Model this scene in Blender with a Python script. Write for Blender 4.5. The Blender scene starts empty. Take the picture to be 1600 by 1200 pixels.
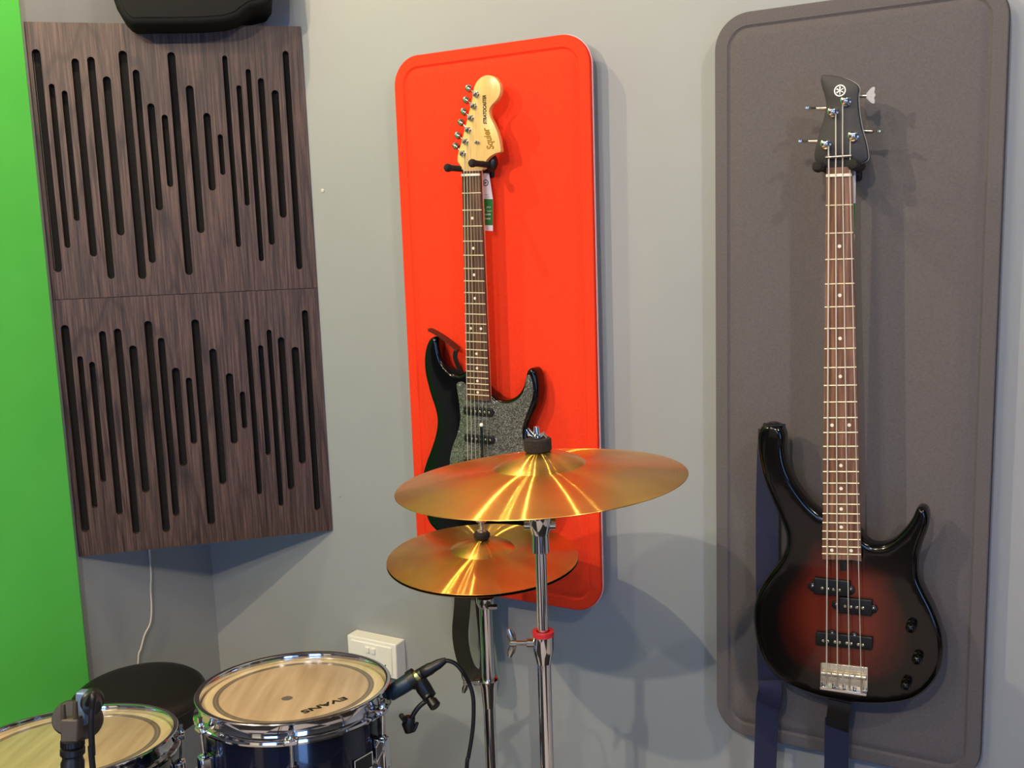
import bpy, bmesh, math, random
from mathutils import Vector, Matrix
from mathutils.geometry import delaunay_2d_cdt
random.seed(7)
SC = bpy.context.scene
COL = SC.collection
V = Vector
PI = math.pi

# ------------------------------------------------------------------ camera
F = 1548.05
CAM = V((0, 0, 1.5))
RT = V((0.8748785801646387, 0.48316094586102426, -0.033807844707792904))
UP = V((-0.04316812223113429, 0.14730913434333107, 0.988148031502394))
FW = V((-0.4824147418893246, 0.8630501256205799, -0.14973475706781464))
def ray(u, v): return FW + RT * ((u - 800) / F) - UP * ((v - 600) / F)
def hit(u, v, p, n):
    d = ray(u, v); return CAM + d * ((p - CAM).dot(n) / d.dot(n))
def atY(u, v, y): return hit(u, v, V((0, y, 0)), V((0, 1, 0)))
def atX(u, v, x): return hit(u, v, V((x, 0, 0)), V((1, 0, 0)))
def atD(u, v, z): return CAM + ray(u, v) * z
def zd(p): return (p - CAM).dot(FW)
cd = bpy.data.cameras.new('camera'); cam = bpy.data.objects.new('camera', cd); COL.objects.link(cam)
cam.matrix_world = Matrix(((RT.x, UP.x, -FW.x, CAM.x), (RT.y, UP.y, -FW.y, CAM.y), (RT.z, UP.z, -FW.z, CAM.z), (0, 0, 0, 1)))
cd.sensor_fit = 'HORIZONTAL'; cd.sensor_width = 36; cd.lens = F / 1600 * 36; cd.clip_start = .02
SC.camera = cam

# ------------------------------------------------------------------ materials
def lin(c):
    return tuple(((x / 255) / 12.92 if x / 255 <= .04045 else ((x / 255 + .055) / 1.055) ** 2.4) for x in c) + (1,)
def mat(name, c, rough=.5, metal=0, coat=0, spec=.5, **kw):
    m = bpy.data.materials.new(name); m.use_nodes = True
    b = m.node_tree.nodes['Principled BSDF']
    b.inputs['Base Color'].default_value = lin(c); b.inputs['Roughness'].default_value = rough
    b.inputs['Metallic'].default_value = metal; b.inputs['Coat Weight'].default_value = coat
    b.inputs['Coat Roughness'].default_value = .04; b.inputs['Specular IOR Level'].default_value = spec
    for k, v in kw.items(): b.inputs[k.replace('_', ' ')].default_value = v
    return m
def N(m, t, **kw):
    n = m.node_tree.nodes.new(t)
    for k, v in kw.items(): setattr(n, k, v)
    return n
def L(m, a, b): m.node_tree.links.new(a, b)
def ramp(m, fac, stops):
    r = N(m, 'ShaderNodeValToRGB'); L(m, fac, r.inputs['Fac'])
    e = r.color_ramp.elements
    while len(e) < len(stops): e.new(.5)
    for k, (p, c) in enumerate(stops): e[k].position = p; e[k].color = lin(c)
    return r
def noisy(name, c1, c2, scale, rough=.5, metal=0, coat=0, detail=4, bump=0, stretch=(1, 1, 1), lo=.35, hi=.65, spec=.5, dist=0):
    m = mat(name, c1, rough, metal, coat, spec); b = m.node_tree.nodes['Principled BSDF']
    tc = N(m, 'ShaderNodeTexCoord'); mp = N(m, 'ShaderNodeMapping'); mp.inputs['Scale'].default_value = stretch
    nz = N(m, 'ShaderNodeTexNoise'); nz.inputs['Scale'].default_value = scale; nz.inputs['Detail'].default_value = detail
    nz.inputs['Distortion'].default_value = dist
    L(m, tc.outputs['Object'], mp.inputs['Vector']); L(m, mp.outputs['Vector'], nz.inputs['Vector'])
    r = ramp(m, nz.outputs['Fac'], [(lo, c1), (hi, c2)]); L(m, r.outputs['Color'], b.inputs['Base Color'])
    if bump:
        bp = N(m, 'ShaderNodeBump'); bp.inputs['Strength'].default_value = bump; bp.inputs['Distance'].default_value = .002
        L(m, nz.outputs['Fac'], bp.inputs['Height']); L(m, bp.outputs['Normal'], b.inputs['Normal'])
    return m
M = {}
M['wall'] = noisy('grey_wall_paint', (152, 156, 158), (156, 160, 162), 3, .62, bump=.0)
M['ceil'] = noisy('ceiling_paint', (84, 84, 86), (90, 90, 92), 3, .8)
M['dark'] = noisy('dark_grey_paint', (50, 51, 54), (56, 57, 60), 3, .7)
M['floor'] = noisy('dark_carpet', (62, 60, 58), (82, 80, 78), 300, .95)
M['trimw'] = mat('white_trim', (200, 200, 196), .5)
M['green'] = noisy('green_fabric', (90, 202, 82), (94, 206, 86), 6, .85, spec=.2)
M['red'] = noisy('red_felt', (234, 58, 30), (240, 64, 34), 260, .9, spec=.15, bump=.05)
M['redback'] = mat('pale_panel_back', (226, 190, 200), .6)
M['gfelt'] = noisy('charcoal_felt', (96, 91, 92), (102, 97, 98), 260, .92, spec=.15, bump=.05)
M['gback'] = mat('dark_panel_back', (60, 56, 58), .7)
M['chrome'] = mat('chrome', (222, 222, 226), .07, 1)
M['steel'] = mat('satin_steel', (200, 196, 188), .22, 1)
M['nickel'] = mat('nickel_string', (225, 216, 196), .35, .35)
M['fretm'] = mat('fret_wire', (228, 216, 190), .35, .35)
M['black'] = mat('black_gloss', (4, 4, 5), .14, 0, .35, .3)
M['blackp'] = mat('black_plastic', (16, 16, 17), .4)
M['rubber'] = noisy('black_foam', (24, 22, 20), (36, 33, 30), 120, .9)
M['felt'] = noisy('black_felt_washer', (22, 18, 14), (44, 36, 28), 420, .95, bump=.2)
M['vinyl'] = mat('black_vinyl', (22, 19, 17), .5)
M['bone'] = mat('nut_bone', (238, 232, 214), .4)
M['white'] = mat('white_plastic', (250, 248, 240), .35)
M['bridge'] = mat('bright_nickel', (236, 228, 210), .22, .75)
M['paper'] = mat('white_paper', (232, 232, 240), .6)
M['pgreen'] = mat('green_print', (30, 120, 50), .6)
M['ink'] = mat('dark_blue_ink', (24, 40, 84), .6)
M['inkb'] = mat('black_ink', (14, 14, 14), .5)
M['gold'] = mat('gold_decal', (168, 128, 46), .35, .5)
M['silver'] = mat('silver_decal', (226, 224, 220), .35, .3)
M['redp'] = mat('red_plastic', (196, 40, 46), .4)
M['navy'] = mat('navy_drum_lacquer', (3, 7, 30), .2, 0, .8)
M['navyw'] = noisy('navy_webbing', (26, 29, 58), (32, 36, 68), 500, .8)
M['leather'] = mat('brown_leather', (66, 34, 26), .45)
M['leatherb'] = mat('black_leather', (24, 24, 22), .5)
M['blacks'] = noisy('black_webbing', (20, 18, 15), (30, 27, 22), 400, .8)
M['mic'] = mat('dark_blue_grey_mic', (34, 52, 66), .4, .3)
M['cable'] = mat('black_cable', (12, 12, 12), .45)
M['wcable'] = mat('white_cable', (205, 200, 190), .5)
M['redstain'] = mat('red', (120, 20, 12), .2, 0, 1)
M['maple'] = noisy('maple', (232, 198, 128), (216, 176, 104), 8, .3, coat=.4, stretch=(6, 6, .8), detail=5, dist=.6)
M['neckside'] = noisy('maple_neck_side', (226, 190, 150), (214, 176, 136), 10, .3, coat=.4)
def wood(name, c1, c2, c3, sx, sz, rough, coat=0, fig=0, vr=.12):
    m = mat(name, c1, rough, 0, coat, .4); b = m.node_tree.nodes['Principled BSDF']
    tc = N(m, 'ShaderNodeTexCoord'); mp = N(m, 'ShaderNodeMapping'); mp.inputs['Scale'].default_value = (sx, sx, sz)
    L(m, tc.outputs['Object'], mp.inputs['Vector'])
    nz = N(m, 'ShaderNodeTexNoise'); nz.inputs['Scale'].default_value = 1; nz.inputs['Detail'].default_value = 8; nz.inputs['Roughness'].default_value = .7
    L(m, mp.outputs['Vector'], nz.inputs['Vector'])
    r = ramp(m, nz.outputs['Fac'], [(.36, c1), (.5, c2), (.66, c3)])
    out = r.outputs['Color']
    if fig:
        mp2 = N(m, 'ShaderNodeMapping'); mp2.inputs['Scale'].default_value = (9, 9, .9); L(m, tc.outputs['Object'], mp2.inputs['Vector'])
        n2 = N(m, 'ShaderNodeTexNoise'); n2.inputs['Scale'].default_value = 1; n2.inputs['Detail'].default_value = 1.5; L(m, mp2.outputs['Vector'], n2.inputs['Vector'])
        mu = N(m, 'ShaderNodeMath', operation='MULTIPLY'); mu.inputs[1].default_value = 90; L(m, n2.outputs['Fac'], mu.inputs[0])
        si = N(m, 'ShaderNodeMath', operation='SINE'); L(m, mu.outputs[0], si.inputs[0])
        r2 = ramp(m, si.outputs[0], [(0, (255, 255, 255)), (.75, (235, 232, 230)), (1, (150, 138, 132))])
        mx = N(m, 'ShaderNodeMix', data_type='RGBA', blend_type='MULTIPLY'); mx.inputs['Factor'].default_value = fig
        L(m, out, mx.inputs['A']); L(m, r2.outputs['Color'], mx.inputs['B']); out = mx.outputs['Result']
    L(m, out, b.inputs['Base Color'])
    return m
M['wenge'] = wood('dark_wenge_veneer', (42, 29, 24), (73, 54, 46), (102, 79, 69), 230, 7, .45, fig=.55)
M['rose'] = wood('rosewood', (52, 32, 22), (82, 54, 38), (110, 76, 54), 220, 9, .45)
M['rose2'] = wood('rosewood_light', (84, 54, 40), (118, 82, 62), (150, 110, 86), 200, 7, .45)
m = M['floor'] = mat('two_tone_carpet_tiles', (120, 112, 108), .9, spec=.2); b = m.node_tree.nodes['Principled BSDF']
tc = N(m, 'ShaderNodeTexCoord'); ck_ = N(m, 'ShaderNodeTexChecker'); ck_.inputs['Scale'].default_value = .8
ck_.inputs['Color1'].default_value = lin((172, 164, 162)); ck_.inputs['Color2'].default_value = lin((40, 39, 42))
L(m, tc.outputs['Object'], ck_.inputs['Vector']); L(m, ck_.outputs['Color'], b.inputs['Base Color'])
# speckled pickguard
m = M['pg'] = mat('speckled_pickguard', (90, 90, 84), .3, 0, .5); b = m.node_tree.nodes['Principled BSDF']
tc = N(m, 'ShaderNodeTexCoord'); vo = N(m, 'ShaderNodeTexVoronoi'); vo.inputs['Scale'].default_value = 620
L(m, tc.outputs['Object'], vo.inputs['Vector']); sx = N(m, 'ShaderNodeSeparateColor'); L(m, vo.outputs['Color'], sx.inputs[0])
r = ramp(m, sx.outputs[0], [(.0, (30, 31, 30)), (.5, (72, 74, 70)), (1, (140, 142, 132))]); L(m, r.outputs['Color'], b.inputs['Base Color'])
# sunburst from vertex colour attribute (the finish's own pattern)
m = M['burst'] = mat('sunburst_lacquer', (90, 20, 10), .16, 0, .4, .3); b = m.node_tree.nodes['Principled BSDF']
at = N(m, 'ShaderNodeAttribute', attribute_name='burst')
r = ramp(m, at.outputs['Fac'], [(0, (4, 3, 3)), (.3, (12, 5, 4)), (.65, (66, 15, 8)), (1, (108, 36, 20))]); L(m, r.outputs['Color'], b.inputs['Base Color'])
# brushed bronze cymbal
def cymbal_mat(name, c1, c2):
    m = mat(name, c1, .3, 1); b = m.node_tree.nodes['Principled BSDF']
    tc = N(m, 'ShaderNodeTexCoord'); nz = N(m, 'ShaderNodeTexNoise'); nz.inputs['Scale'].default_value = 9; nz.inputs['Detail'].default_value = 5
    L(m, tc.outputs['Object'], nz.inputs['Vector']); r = ramp(m, nz.outputs['Fac'], [(.36, c1), (.5, tuple(int(.5 * (p_ + q_)) for p_, q_ in zip(c1, c2))), (.64, c2)]); L(m, r.outputs['Color'], b.inputs['Base Color'])
    sp = N(m, 'ShaderNodeSeparateXYZ'); L(m, tc.outputs['Object'], sp.inputs[0])
    cb = N(m, 'ShaderNodeCombineXYZ'); L(m, sp.outputs[0], cb.inputs[0]); L(m, sp.outputs[1], cb.inputs[1])
    ln = N(m, 'ShaderNodeVectorMath', operation='LENGTH'); L(m, cb.outputs[0], ln.inputs[0])
    nm = N(m, 'ShaderNodeVectorMath', operation='NORMALIZE'); L(m, cb.outputs[0], nm.inputs[0])
    vt = N(m, 'ShaderNodeVectorTransform', vector_type='VECTOR', convert_from='OBJECT', convert_to='WORLD'); L(m, nm.outputs[0], vt.inputs[0])
    ge = N(m, 'ShaderNodeNewGeometry')
    def groove(k, amp, pw):
        mu = N(m, 'ShaderNodeMath', operation='MULTIPLY'); mu.inputs[1].default_value = k; L(m, ln.outputs['Value'], mu.inputs[0])
        si = N(m, 'ShaderNodeMath', operation='SINE'); L(m, mu.outputs[0], si.inputs[0])
        ab = N(m, 'ShaderNodeMath', operation='ABSOLUTE'); L(m, si.outputs[0], ab.inputs[0])
        po = N(m, 'ShaderNodeMath', operation='POWER'); po.inputs[1].default_value = pw - 1; L(m, ab.outputs[0], po.inputs[0])
        m2 = N(m, 'ShaderNodeMath', operation='MULTIPLY'); L(m, po.outputs[0], m2.inputs[0]); L(m, si.outputs[0], m2.inputs[1])
        m3 = N(m, 'ShaderNodeMath', operation='MULTIPLY'); m3.inputs[1].default_value = amp; L(m, m2.outputs[0], m3.inputs[0]); return m3.outputs[0]
    def tilt(sl):
        sc = N(m, 'ShaderNodeVectorMath', operation='SCALE'); L(m, vt.outputs[0], sc.inputs[0]); L(m, sl, sc.inputs['Scale'])
        ad = N(m, 'ShaderNodeVectorMath', operation='ADD'); L(m, ge.outputs['Normal'], ad.inputs[0]); L(m, sc.outputs[0], ad.inputs[1])
        no = N(m, 'ShaderNodeVectorMath', operation='NORMALIZE'); L(m, ad.outputs[0], no.inputs[0]); return no.outputs[0]
    def plus(a, c):
        ad = N(m, 'ShaderNodeMath', operation='ADD'); L(m, a, ad.inputs[0]); L(m, c, ad.inputs[1]); return ad.outputs[0]
    L(m, tilt(plus(groove(2300, .05, 1), groove(5100, .07, 1))), b.inputs['Normal'])
    r3 = N(m, 'ShaderNodeMapRange'); L(m, nz.outputs['Fac'], r3.inputs[0]); r3.inputs[3].default_value = .26; r3.inputs[4].default_value = .4
    L(m, r3.outputs[0], b.inputs['Roughness'])
    # steep walls of the lathe grooves
    g2 = N(m, 'ShaderNodeBsdfPrincipled'); g2.inputs['Metallic'].default_value = 1; g2.inputs['Roughness'].default_value = .17; g2.inputs['Anisotropic'].default_value = 1; g2.inputs['Anisotropic Rotation'].default_value = .25
    tg = N(m, 'ShaderNodeTangent', direction_type='RADIAL', axis='Z'); L(m, tg.outputs['Tangent'], g2.inputs['Tangent'])
    g2.inputs['Base Color'].default_value = lin((255, 205, 90))
    L(m, tilt(plus(groove(4700, 1.7, 2), groove(11300, 1.0, 1))), g2.inputs['Normal'])
    ms_ = N(m, 'ShaderNodeMixShader'); ms_.inputs[0].default_value = .38
    L(m, b.outputs[0], ms_.inputs[1]); L(m, g2.outputs[0], ms_.inputs[2])
    L(m, ms_.outputs[0], m.node_tree.nodes['Material Output'].inputs['Surface'])
    return m
M['bronze'] = cymbal_mat('brushed_bronze', (236, 182, 100), (214, 156, 84))
M['bronze2'] = cymbal_mat('brushed_bronze_hat', (244, 190, 104), (216, 150, 76))
# drum head, rings are printed on the film
def head_mat(name, R, base, edge, ring):
    m = mat(name, base, .26, 0, .7 if 'large' in name else .3); b = m.node_tree.nodes['Principled BSDF']
    tc = N(m, 'ShaderNodeTexCoord'); sp = N(m, 'ShaderNodeSeparateXYZ'); L(m, tc.outputs['Object'], sp.inputs[0])
    cb = N(m, 'ShaderNodeCombineXYZ'); L(m, sp.outputs[0], cb.inputs[0]); L(m, sp.outputs[1], cb.inputs[1])
    ln = N(m, 'ShaderNodeVectorMath', operation='LENGTH'); L(m, cb.outputs[0], ln.inputs[0])
    dv = N(m, 'ShaderNodeMath', operation='DIVIDE'); dv.inputs[1].default_value = R; L(m, ln.outputs['Value'], dv.inputs[0])
    st = [(0, base), (.82, base), (.83, ring), (.85, ring), (.857, tuple(int(x * .7 + 60) for x in ring)), (.872, ring), (.885, ring), (.895, edge), (1, edge)]
    r = ramp(m, dv.outputs[0], st)
    nz = N(m, 'ShaderNodeTexNoise'); nz.inputs['Scale'].default_value = 14; mp = N(m, 'ShaderNodeMapping'); mp.inputs['Scale'].default_value = (3, .3, 1)
    L(m, tc.outputs['Object'], mp.inputs['Vector']); L(m, mp.outputs['Vector'], nz.inputs['Vector'])
    r2 = ramp(m, nz.outputs['Fac'], [(.3, (222, 216, 208)), (.7, (255, 255, 255))])
    mx = N(m, 'ShaderNodeMix', data_type='RGBA', blend_type='MULTIPLY'); mx.inputs['Factor'].default_value = 1
    L(m, r.outputs['Color'], mx.inputs['A']); L(m, r2.outputs['Color'], mx.inputs['B']); L(m, mx.outputs['Result'], b.inputs['Base Color'])
    return m
M['head1'] = head_mat('clear_drum_head', .15, (206, 182, 150), (232, 214, 172), (124, 112, 98))
M['head2'] = head_mat('clear_drum_head_large', .166, (200, 180, 142), (228, 212, 164), (122, 112, 96))

# ------------------------------------------------------------------ mesh helpers
FRM = {}; WORLD = {}      # object -> world origin
class MB:
    def __init__(s): s.v = []; s.f = []
    def add(s, vs, fs):
        k = len(s.v); s.v += [V(p) for p in vs]; s.f += [tuple(i + k for i in f) for f in fs]; return s
    def box(s, c, a, b, d):
        c = V(c); p = [c + a * i + b * j + d * k for i in (-1, 1) for j in (-1, 1) for k in (-1, 1)]
        return s.add(p, [(0, 1, 3, 2), (4, 6, 7, 5), (0, 4, 5, 1), (2, 3, 7, 6), (0, 2, 6, 4), (1, 5, 7, 3)])
    def abox(s, x0, x1, y0, y1, z0, z1):
        return s.box(((x0 + x1) / 2, (y0 + y1) / 2, (z0 + z1) / 2), V(((x1 - x0) / 2, 0, 0)), V((0, (y1 - y0) / 2, 0)), V((0, 0, (z1 - z0) / 2)))
    def loft(s, rings, cap0=True, cap1=True, closed=True):
        n = len(rings[0]); vs = [p for r in rings for p in r]; fs = []
        for i in range(len(rings) - 1):
            for j in range(n if closed else n - 1):
                k = (j + 1) % n; fs.append((i * n + j, i * n + k, (i + 1) * n + k, (i + 1) * n + j))
        if cap0: fs.append(tuple(range(n - 1, -1, -1)))
        if cap1: fs.append(tuple(range((len(rings) - 1) * n, len(rings) * n)))
        return s.add(vs, fs)
    def tube(s, pts, r, seg=12, cap=True, flat=1):
        pts = [V(p) for p in pts]; n = len(pts); rs = r if isinstance(r, (list, tuple)) else [r] * n
        t0 = (pts[1] - pts[0]).normalized(); x = t0.orthogonal().normalized(); rings = []
        for i, p in enumerate(pts):
            t = (pts[min(i + 1, n - 1)] - pts[max(i - 1, 0)]).normalized()
            x = (x - t * x.dot(t)).normalized(); y = t.cross(x)
            rings.append([p + (x * math.cos(a) + y * math.sin(a) * flat) * rs[i] for a in [2 * PI * k / seg for k in range(seg)]])
        return s.loft(rings, cap, cap)
    def cyl(s, p0, p1, r0, r1=None, seg=20): return s.tube([p0, p1], [r0, r0 if r1 is None else r1], seg)
    def lathe(s, c, n, prof, seg=64, capa=False, capb=False):
        n = V(n).normalized(); x = n.orthogonal().normalized(); y = n.cross(x)
        rings = [[V(c) + n * h + (x * math.cos(2 * PI * k / seg) + y * math.sin(2 * PI * k / seg)) * r for k in range(seg)] for r, h in prof]
        return s.loft(rings, capa, capb)
    def ball(s, c, r, seg=16, sc=(1, 1, 1)):
        prof = []; c = V(c)
        rings = []
        for i in range(1, 10):
            a = PI * i / 10
            rings.append([c + V((math.sin(a) * math.cos(2 * PI * k / seg) * sc[0], math.sin(a) * math.sin(2 * PI * k / seg) * sc[1], -math.cos(a) * sc[2])) * r for k in range(seg)])
        return s.loft(rings)
    def ribbon(s, pts, wd, w, th):
        # wd: width direction (or list), flat strap of thickness th
        pts = [V(p) for p in pts]; n = len(pts); rings = []
        for i, p in enumerate(pts):
            t = (pts[min(i + 1, n - 1)] - pts[max(i - 1, 0)]).normalized(); d = (wd[i] if isinstance(wd, list) else wd)
            d = (d - t * d.dot(t)).normalized(); q = t.cross(d).normalized() * (th / 2); ww = (w[i] if isinstance(w, list) else w) / 2
            rings.append([p + d * ww + q, p - d * ww + q, p - d * ww - q, p + d * ww - q])
        return s.loft(rings)
    def build(s, name, m, parent=None, bevel=0, origin=None, angle=38, frame=None, seg=2):
        me = bpy.data.meshes.new(name)
        if origin is None:
            if parent is not None: origin = WORLD[parent]
            elif s.v:
                mn = [min(p[i] for p in s.v) for i in range(3)]; mxx = [max(p[i] for p in s.v) for i in range(3)]
                origin = V(((mn[0] + mxx[0]) / 2, (mn[1] + mxx[1]) / 2, mn[2]))
        origin = V(origin)
        if frame is None: vs = [p - origin for p in s.v]
        else:
            inv = frame.to_3x3().inverted(); vs = [inv @ (p - origin) for p in s.v]
        me.from_pydata(vs, [], s.f); me.update()
        bm = bmesh.new(); bm.from_mesh(me); bmesh.ops.recalc_face_normals(bm, faces=bm.faces); bm.to_mesh(me); bm.free()
        me.polygons.foreach_set('use_smooth', [True] * len(me.polygons)); me.set_sharp_from_angle(angle=math.radians(angle))
        if m: me.materials.append(M[m] if isinstance(m, str) else m)
        o = bpy.data.objects.new(name, me); COL.objects.link(o)
        if parent is not None and parent in FRM:
            o.parent = parent; o.matrix_parent_inverse = (Matrix.Translation(WORLD[parent]) @ FRM[parent].to_4x4()).inverted(); o.location = origin
        elif parent is not None: o.parent = parent; o.location = origin - WORLD[parent]
        else: o.location = origin
        if frame is not None: FRM[o] = frame.to_3x3(); o.rotation_euler = frame.to_3x3().to_euler()
        WORLD[o] = origin
        if bevel:
            bv = o.modifiers.new('bevel', 'BEVEL'); bv.width = bevel; bv.segments = seg; bv.limit_method = 'ANGLE'; bv.angle_limit = math.radians(40)
        return o
def thing(name, loc, label, cat, group=None):
    o = bpy.data.objects.new(name, None); COL.objects.link(o); o.location = loc; o.empty_display_size = .05
    WORLD[o] = V(loc); return tag(o, label, cat, group)
def tag(o, label=None, cat=None, group=None, kind=None):
    if label: o['label'] = label
    if cat: o['category'] = cat
    if group: o['group'] = group
    if kind: o['kind'] = kind
    return o
def catmull(P, n=4, closed=True):
    P = [V(p) for p in P]; m = len(P); out = []
    for i in range(m if closed else m - 1):
        g = lambda k: P[k % m] if closed else P[max(0, min(m - 1, k))]
        a, b, c, d = g(i - 1), g(i), g(i + 1), g(i + 2)
        for k in range(n):
            t = k / n
            out.append(.5 * ((2 * b) + (c - a) * t + (2 * a - 5 * b + 4 * c - d) * t * t + (3 * b - a - 3 * c + d) * t ** 3))
    if not closed: out.append(P[-1])
    return out
def spline(P, n=6): return catmull(P, n, False)

def area2(p): return sum(p[i].x * p[(i + 1) % len(p)].y - p[(i + 1) % len(p)].x * p[i].y for i in range(len(p))) / 2
def inset(p, d):
    if area2(p) < 0: p = p[::-1]
    n = len(p); out = []
    for i in range(n):
        t = (p[(i + 1) % n] - p[(i - 1) % n]).normalized(); out.append(p[i] + V((-t.y, t.x)) * d)
    return out
class Plane:
    """a plane leaning on a wall, with offsets w towards the viewer"""
    def __init__(s, o, n, x):
        s.o = V(o); s.n = V(n).normalized(); s.x = (V(x) - s.n * V(x).dot(s.n)).normalized(); s.y = s.n.cross(s.x).normalized()
        if s.y.z < 0: s.y = -s.y
    def p(s, u, v, w=0): return hit(u, v, s.o + s.n * w, s.n)
    def loc(s, P): d = V(P) - s.o; return V((d.dot(s.x), d.dot(s.y)))
    def w3(s, q, w=0): return s.o + s.x * q[0] + s.y * q[1] + s.n * w
    def px(s, pts, w=0): return [s.loc(s.p(u, v, w)) for u, v in pts]
def inside(pt, poly):
    c = False; n = len(poly); x, y = pt
    for i in range(n):
        a, b = poly[i], poly[(i + 1) % n]
        if (a.y > y) != (b.y > y) and x < (b.x - a.x) * (y - a.y) / (b.y - a.y) + a.x: c = not c
    return c
def tri(pts, edges, poly, holes=()):
    vv, ee, ff, _, _, _ = delaunay_2d_cdt(pts, edges, [], 0, 1e-7); out = []
    for f in ff:
        c = (vv[f[0]] + vv[f[1]] + vv[f[2]]) / 3
        if inside(c, poly) and not any(inside(c, h) for h in holes): out.append(tuple(f))
    return vv, out
def slab(mb, pl, poly, wf, th, rf, rb=0, steps=5, capgrid=0, holes=None):
    """outline poly (2D, plane frame) extruded from wf back by th, front edge rounded rf, back edge rb"""
    if area2(poly) < 0: poly = poly[::-1]
    rings = []
    if rb:
        for k in range(steps + 1):
            a = PI / 2 * k / steps; rings.append((inset(poly, rb * (1 - math.sin(a))), wf - th + rb * (1 - math.cos(a))))
    else: rings.append((poly, wf - th))
    if rf:
        for k in range(steps + 1):
            a = PI / 2 * k / steps; rings.append((inset(poly, rf * (1 - math.cos(a))), wf - rf * (1 - math.sin(a))))
    else: rings.append((poly, wf))
    R3 = [[pl.w3(q, w) for q in r] for r, w in rings]
    n = len(poly)
    mb.loft(R3, False, False); bk = rings[0][0]; vv, ff = tri(list(bk), [(i, (i + 1) % n) for i in range(n)], bk)
    mb.add([pl.w3(q, rings[0][1]) for q in vv], ff)
    top = rings[-1][0]
    pts = list(top); edges = [(i, (i + 1) % n) for i in range(n)]
    if capgrid:
        xs = [p.x for p in top]; ys = [p.y for p in top]; y = min(ys)
        ins = inset(top, capgrid * .6)
        while y < max(ys):
            x = min(xs)
            while x < max(xs):
                if inside((x, y), ins): pts.append(V((x, y)))
                x += capgrid
            y += capgrid
    vv, ff = tri(pts, edges, top)
    mb.add([pl.w3(q, rings[-1][1]) for q in vv], ff)
    return top, rings[-1][1]
def weld(o, d=1e-5):
    bm = bmesh.new(); bm.from_mesh(o.data); bmesh.ops.remove_doubles(bm, verts=bm.verts, dist=d); bmesh.ops.recalc_face_normals(bm, faces=bm.faces)
    bm.to_mesh(o.data); bm.free(); o.data.polygons.foreach_set('use_smooth', [True] * len(o.data.polygons)); o.data.set_sharp_from_angle(angle=math.radians(38)); return o
def text(name, s, org, xd, yd, h, m, parent, ext=.0002, shear=0, fat=0, align='LEFT', width=None, origin=None, space=1):
    cu = bpy.data.curves.new(name, 'FONT'); cu.body = s; cu.size = 1; cu.extrude = 0; cu.offset = fat; cu.shear = shear; cu.align_x = align; cu.space_character = space
    to = bpy.data.objects.new(name, cu); COL.objects.link(to)
    dg = bpy.context.evaluated_depsgraph_get(); me = bpy.data.meshes.new_from_object(to.evaluated_get(dg))
    xd = V(xd).normalized(); yd = V(yd).normalized(); nd = xd.cross(yd); k = h / .72
    kx = k
    if width:
        xs = [v.co.x for v in me.vertices]; kx = width / (max(xs) - min(xs))
    mb = MB(); mb.add([V(org) + xd * v.co.x * kx + yd * v.co.y * k + nd * ext for v in me.vertices], [tuple(p.vertices) for p in me.polygons])
    bpy.data.objects.remove(to); bpy.data.curves.remove(cu); bpy.data.meshes.remove(me)
    o = mb.build(name, m, parent); return o
def rrect(x0, x1, y0, y1, r, k=8):
    out = []
    for cx, cy, a0 in ((x1 - r, y1 - r, 0), (x0 + r, y1 - r, 90), (x0 + r, y0 + r, 180), (x1 - r, y0 + r, 270)):
        out += [V((cx + r * math.cos(math.radians(a0 + 90 * i / k)), cy + r * math.sin(math.radians(a0 + 90 * i / k)))) for i in range(k + 1)]
    return out

# ------------------------------------------------------------------ the setting
D = 1.88; XL = -2.015; HC = 2.9
def struct(mb, name, m): return tag(mb.build(name, m), kind='structure')
struct(MB().abox(XL - .1, 3.2, D, D + .1, 0, HC), 'wall_back', 'wall')
struct(MB().abox(XL - .1, XL, .6, D, 0, HC), 'wall_left', 'wall')
struct(MB().abox(XL - .1, XL, -3.4, .6, 0, HC), 'wall_left', 'dark')
struct(MB().abox(XL - .1, 3.2, -3.4, D + .1, -.1, 0), 'floor', 'floor')
struct(MB().abox(XL - .1, 3.2, -3.4, D + .1, HC, HC + .1), 'ceiling', 'ceil')
struct(MB().abox(XL, 3.2, D - .012, D, 0, .09), 'baseboard_back', 'trimw')
struct(MB().abox(XL, XL + .012, -3.4, D - .012, 0, .09), 'baseboard_left', 'trimw')
# wall behind the camera; its opening is added to let blue fill light in
struct(MB().abox(XL - .1, 3.2, -3.5, -3.4, 0, .9).abox(XL - .1, 3.2, -3.5, -3.4, 2.3, HC).abox(XL - .1, -.6, -3.5, -3.4, .9, 2.3).abox(.7, 3.2, -3.5, -3.4, .9, 2.3), 'wall_front', 'dark')
struct(MB().abox(3.2, 3.3, -2.0, D + .1, 0, HC).abox(3.2, 3.3, -3.5, -2.0, 2.2, HC), 'wall_right', 'dark')  # gap at the far end added for more of the blue fill
for k_, (x0_, x1_) in enumerate(((-1.75, -.95), (2.2, 3.0))):  # invented pale doors, added as bright stripes for the chrome to reflect
    d_ = struct(MB().abox(x0_, x1_, -3.4, -3.36, 0, 2.1), 'door_%d' % (k_ + 1), 'trimw')
    m_ = MB(); m_.tube([V((x0_ + .06, -3.36, 1.0)), V((x0_ + .06, -3.31, 1.0)), V((x0_ + .17, -3.31, 1.0))], .01); m_.build('door_handle', 'steel', d_)
# green screen stretched on the left wall
gy = atX(122, 874, XL + .02).y
g = MB().abox(XL + .004, XL + .018, .85, gy, .12, 2.75).build('green_screen', 'green', bevel=.003)
tag(g, 'bright green fabric backdrop panel on the left wall beside the slotted wood panels', 'backdrop')
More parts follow.
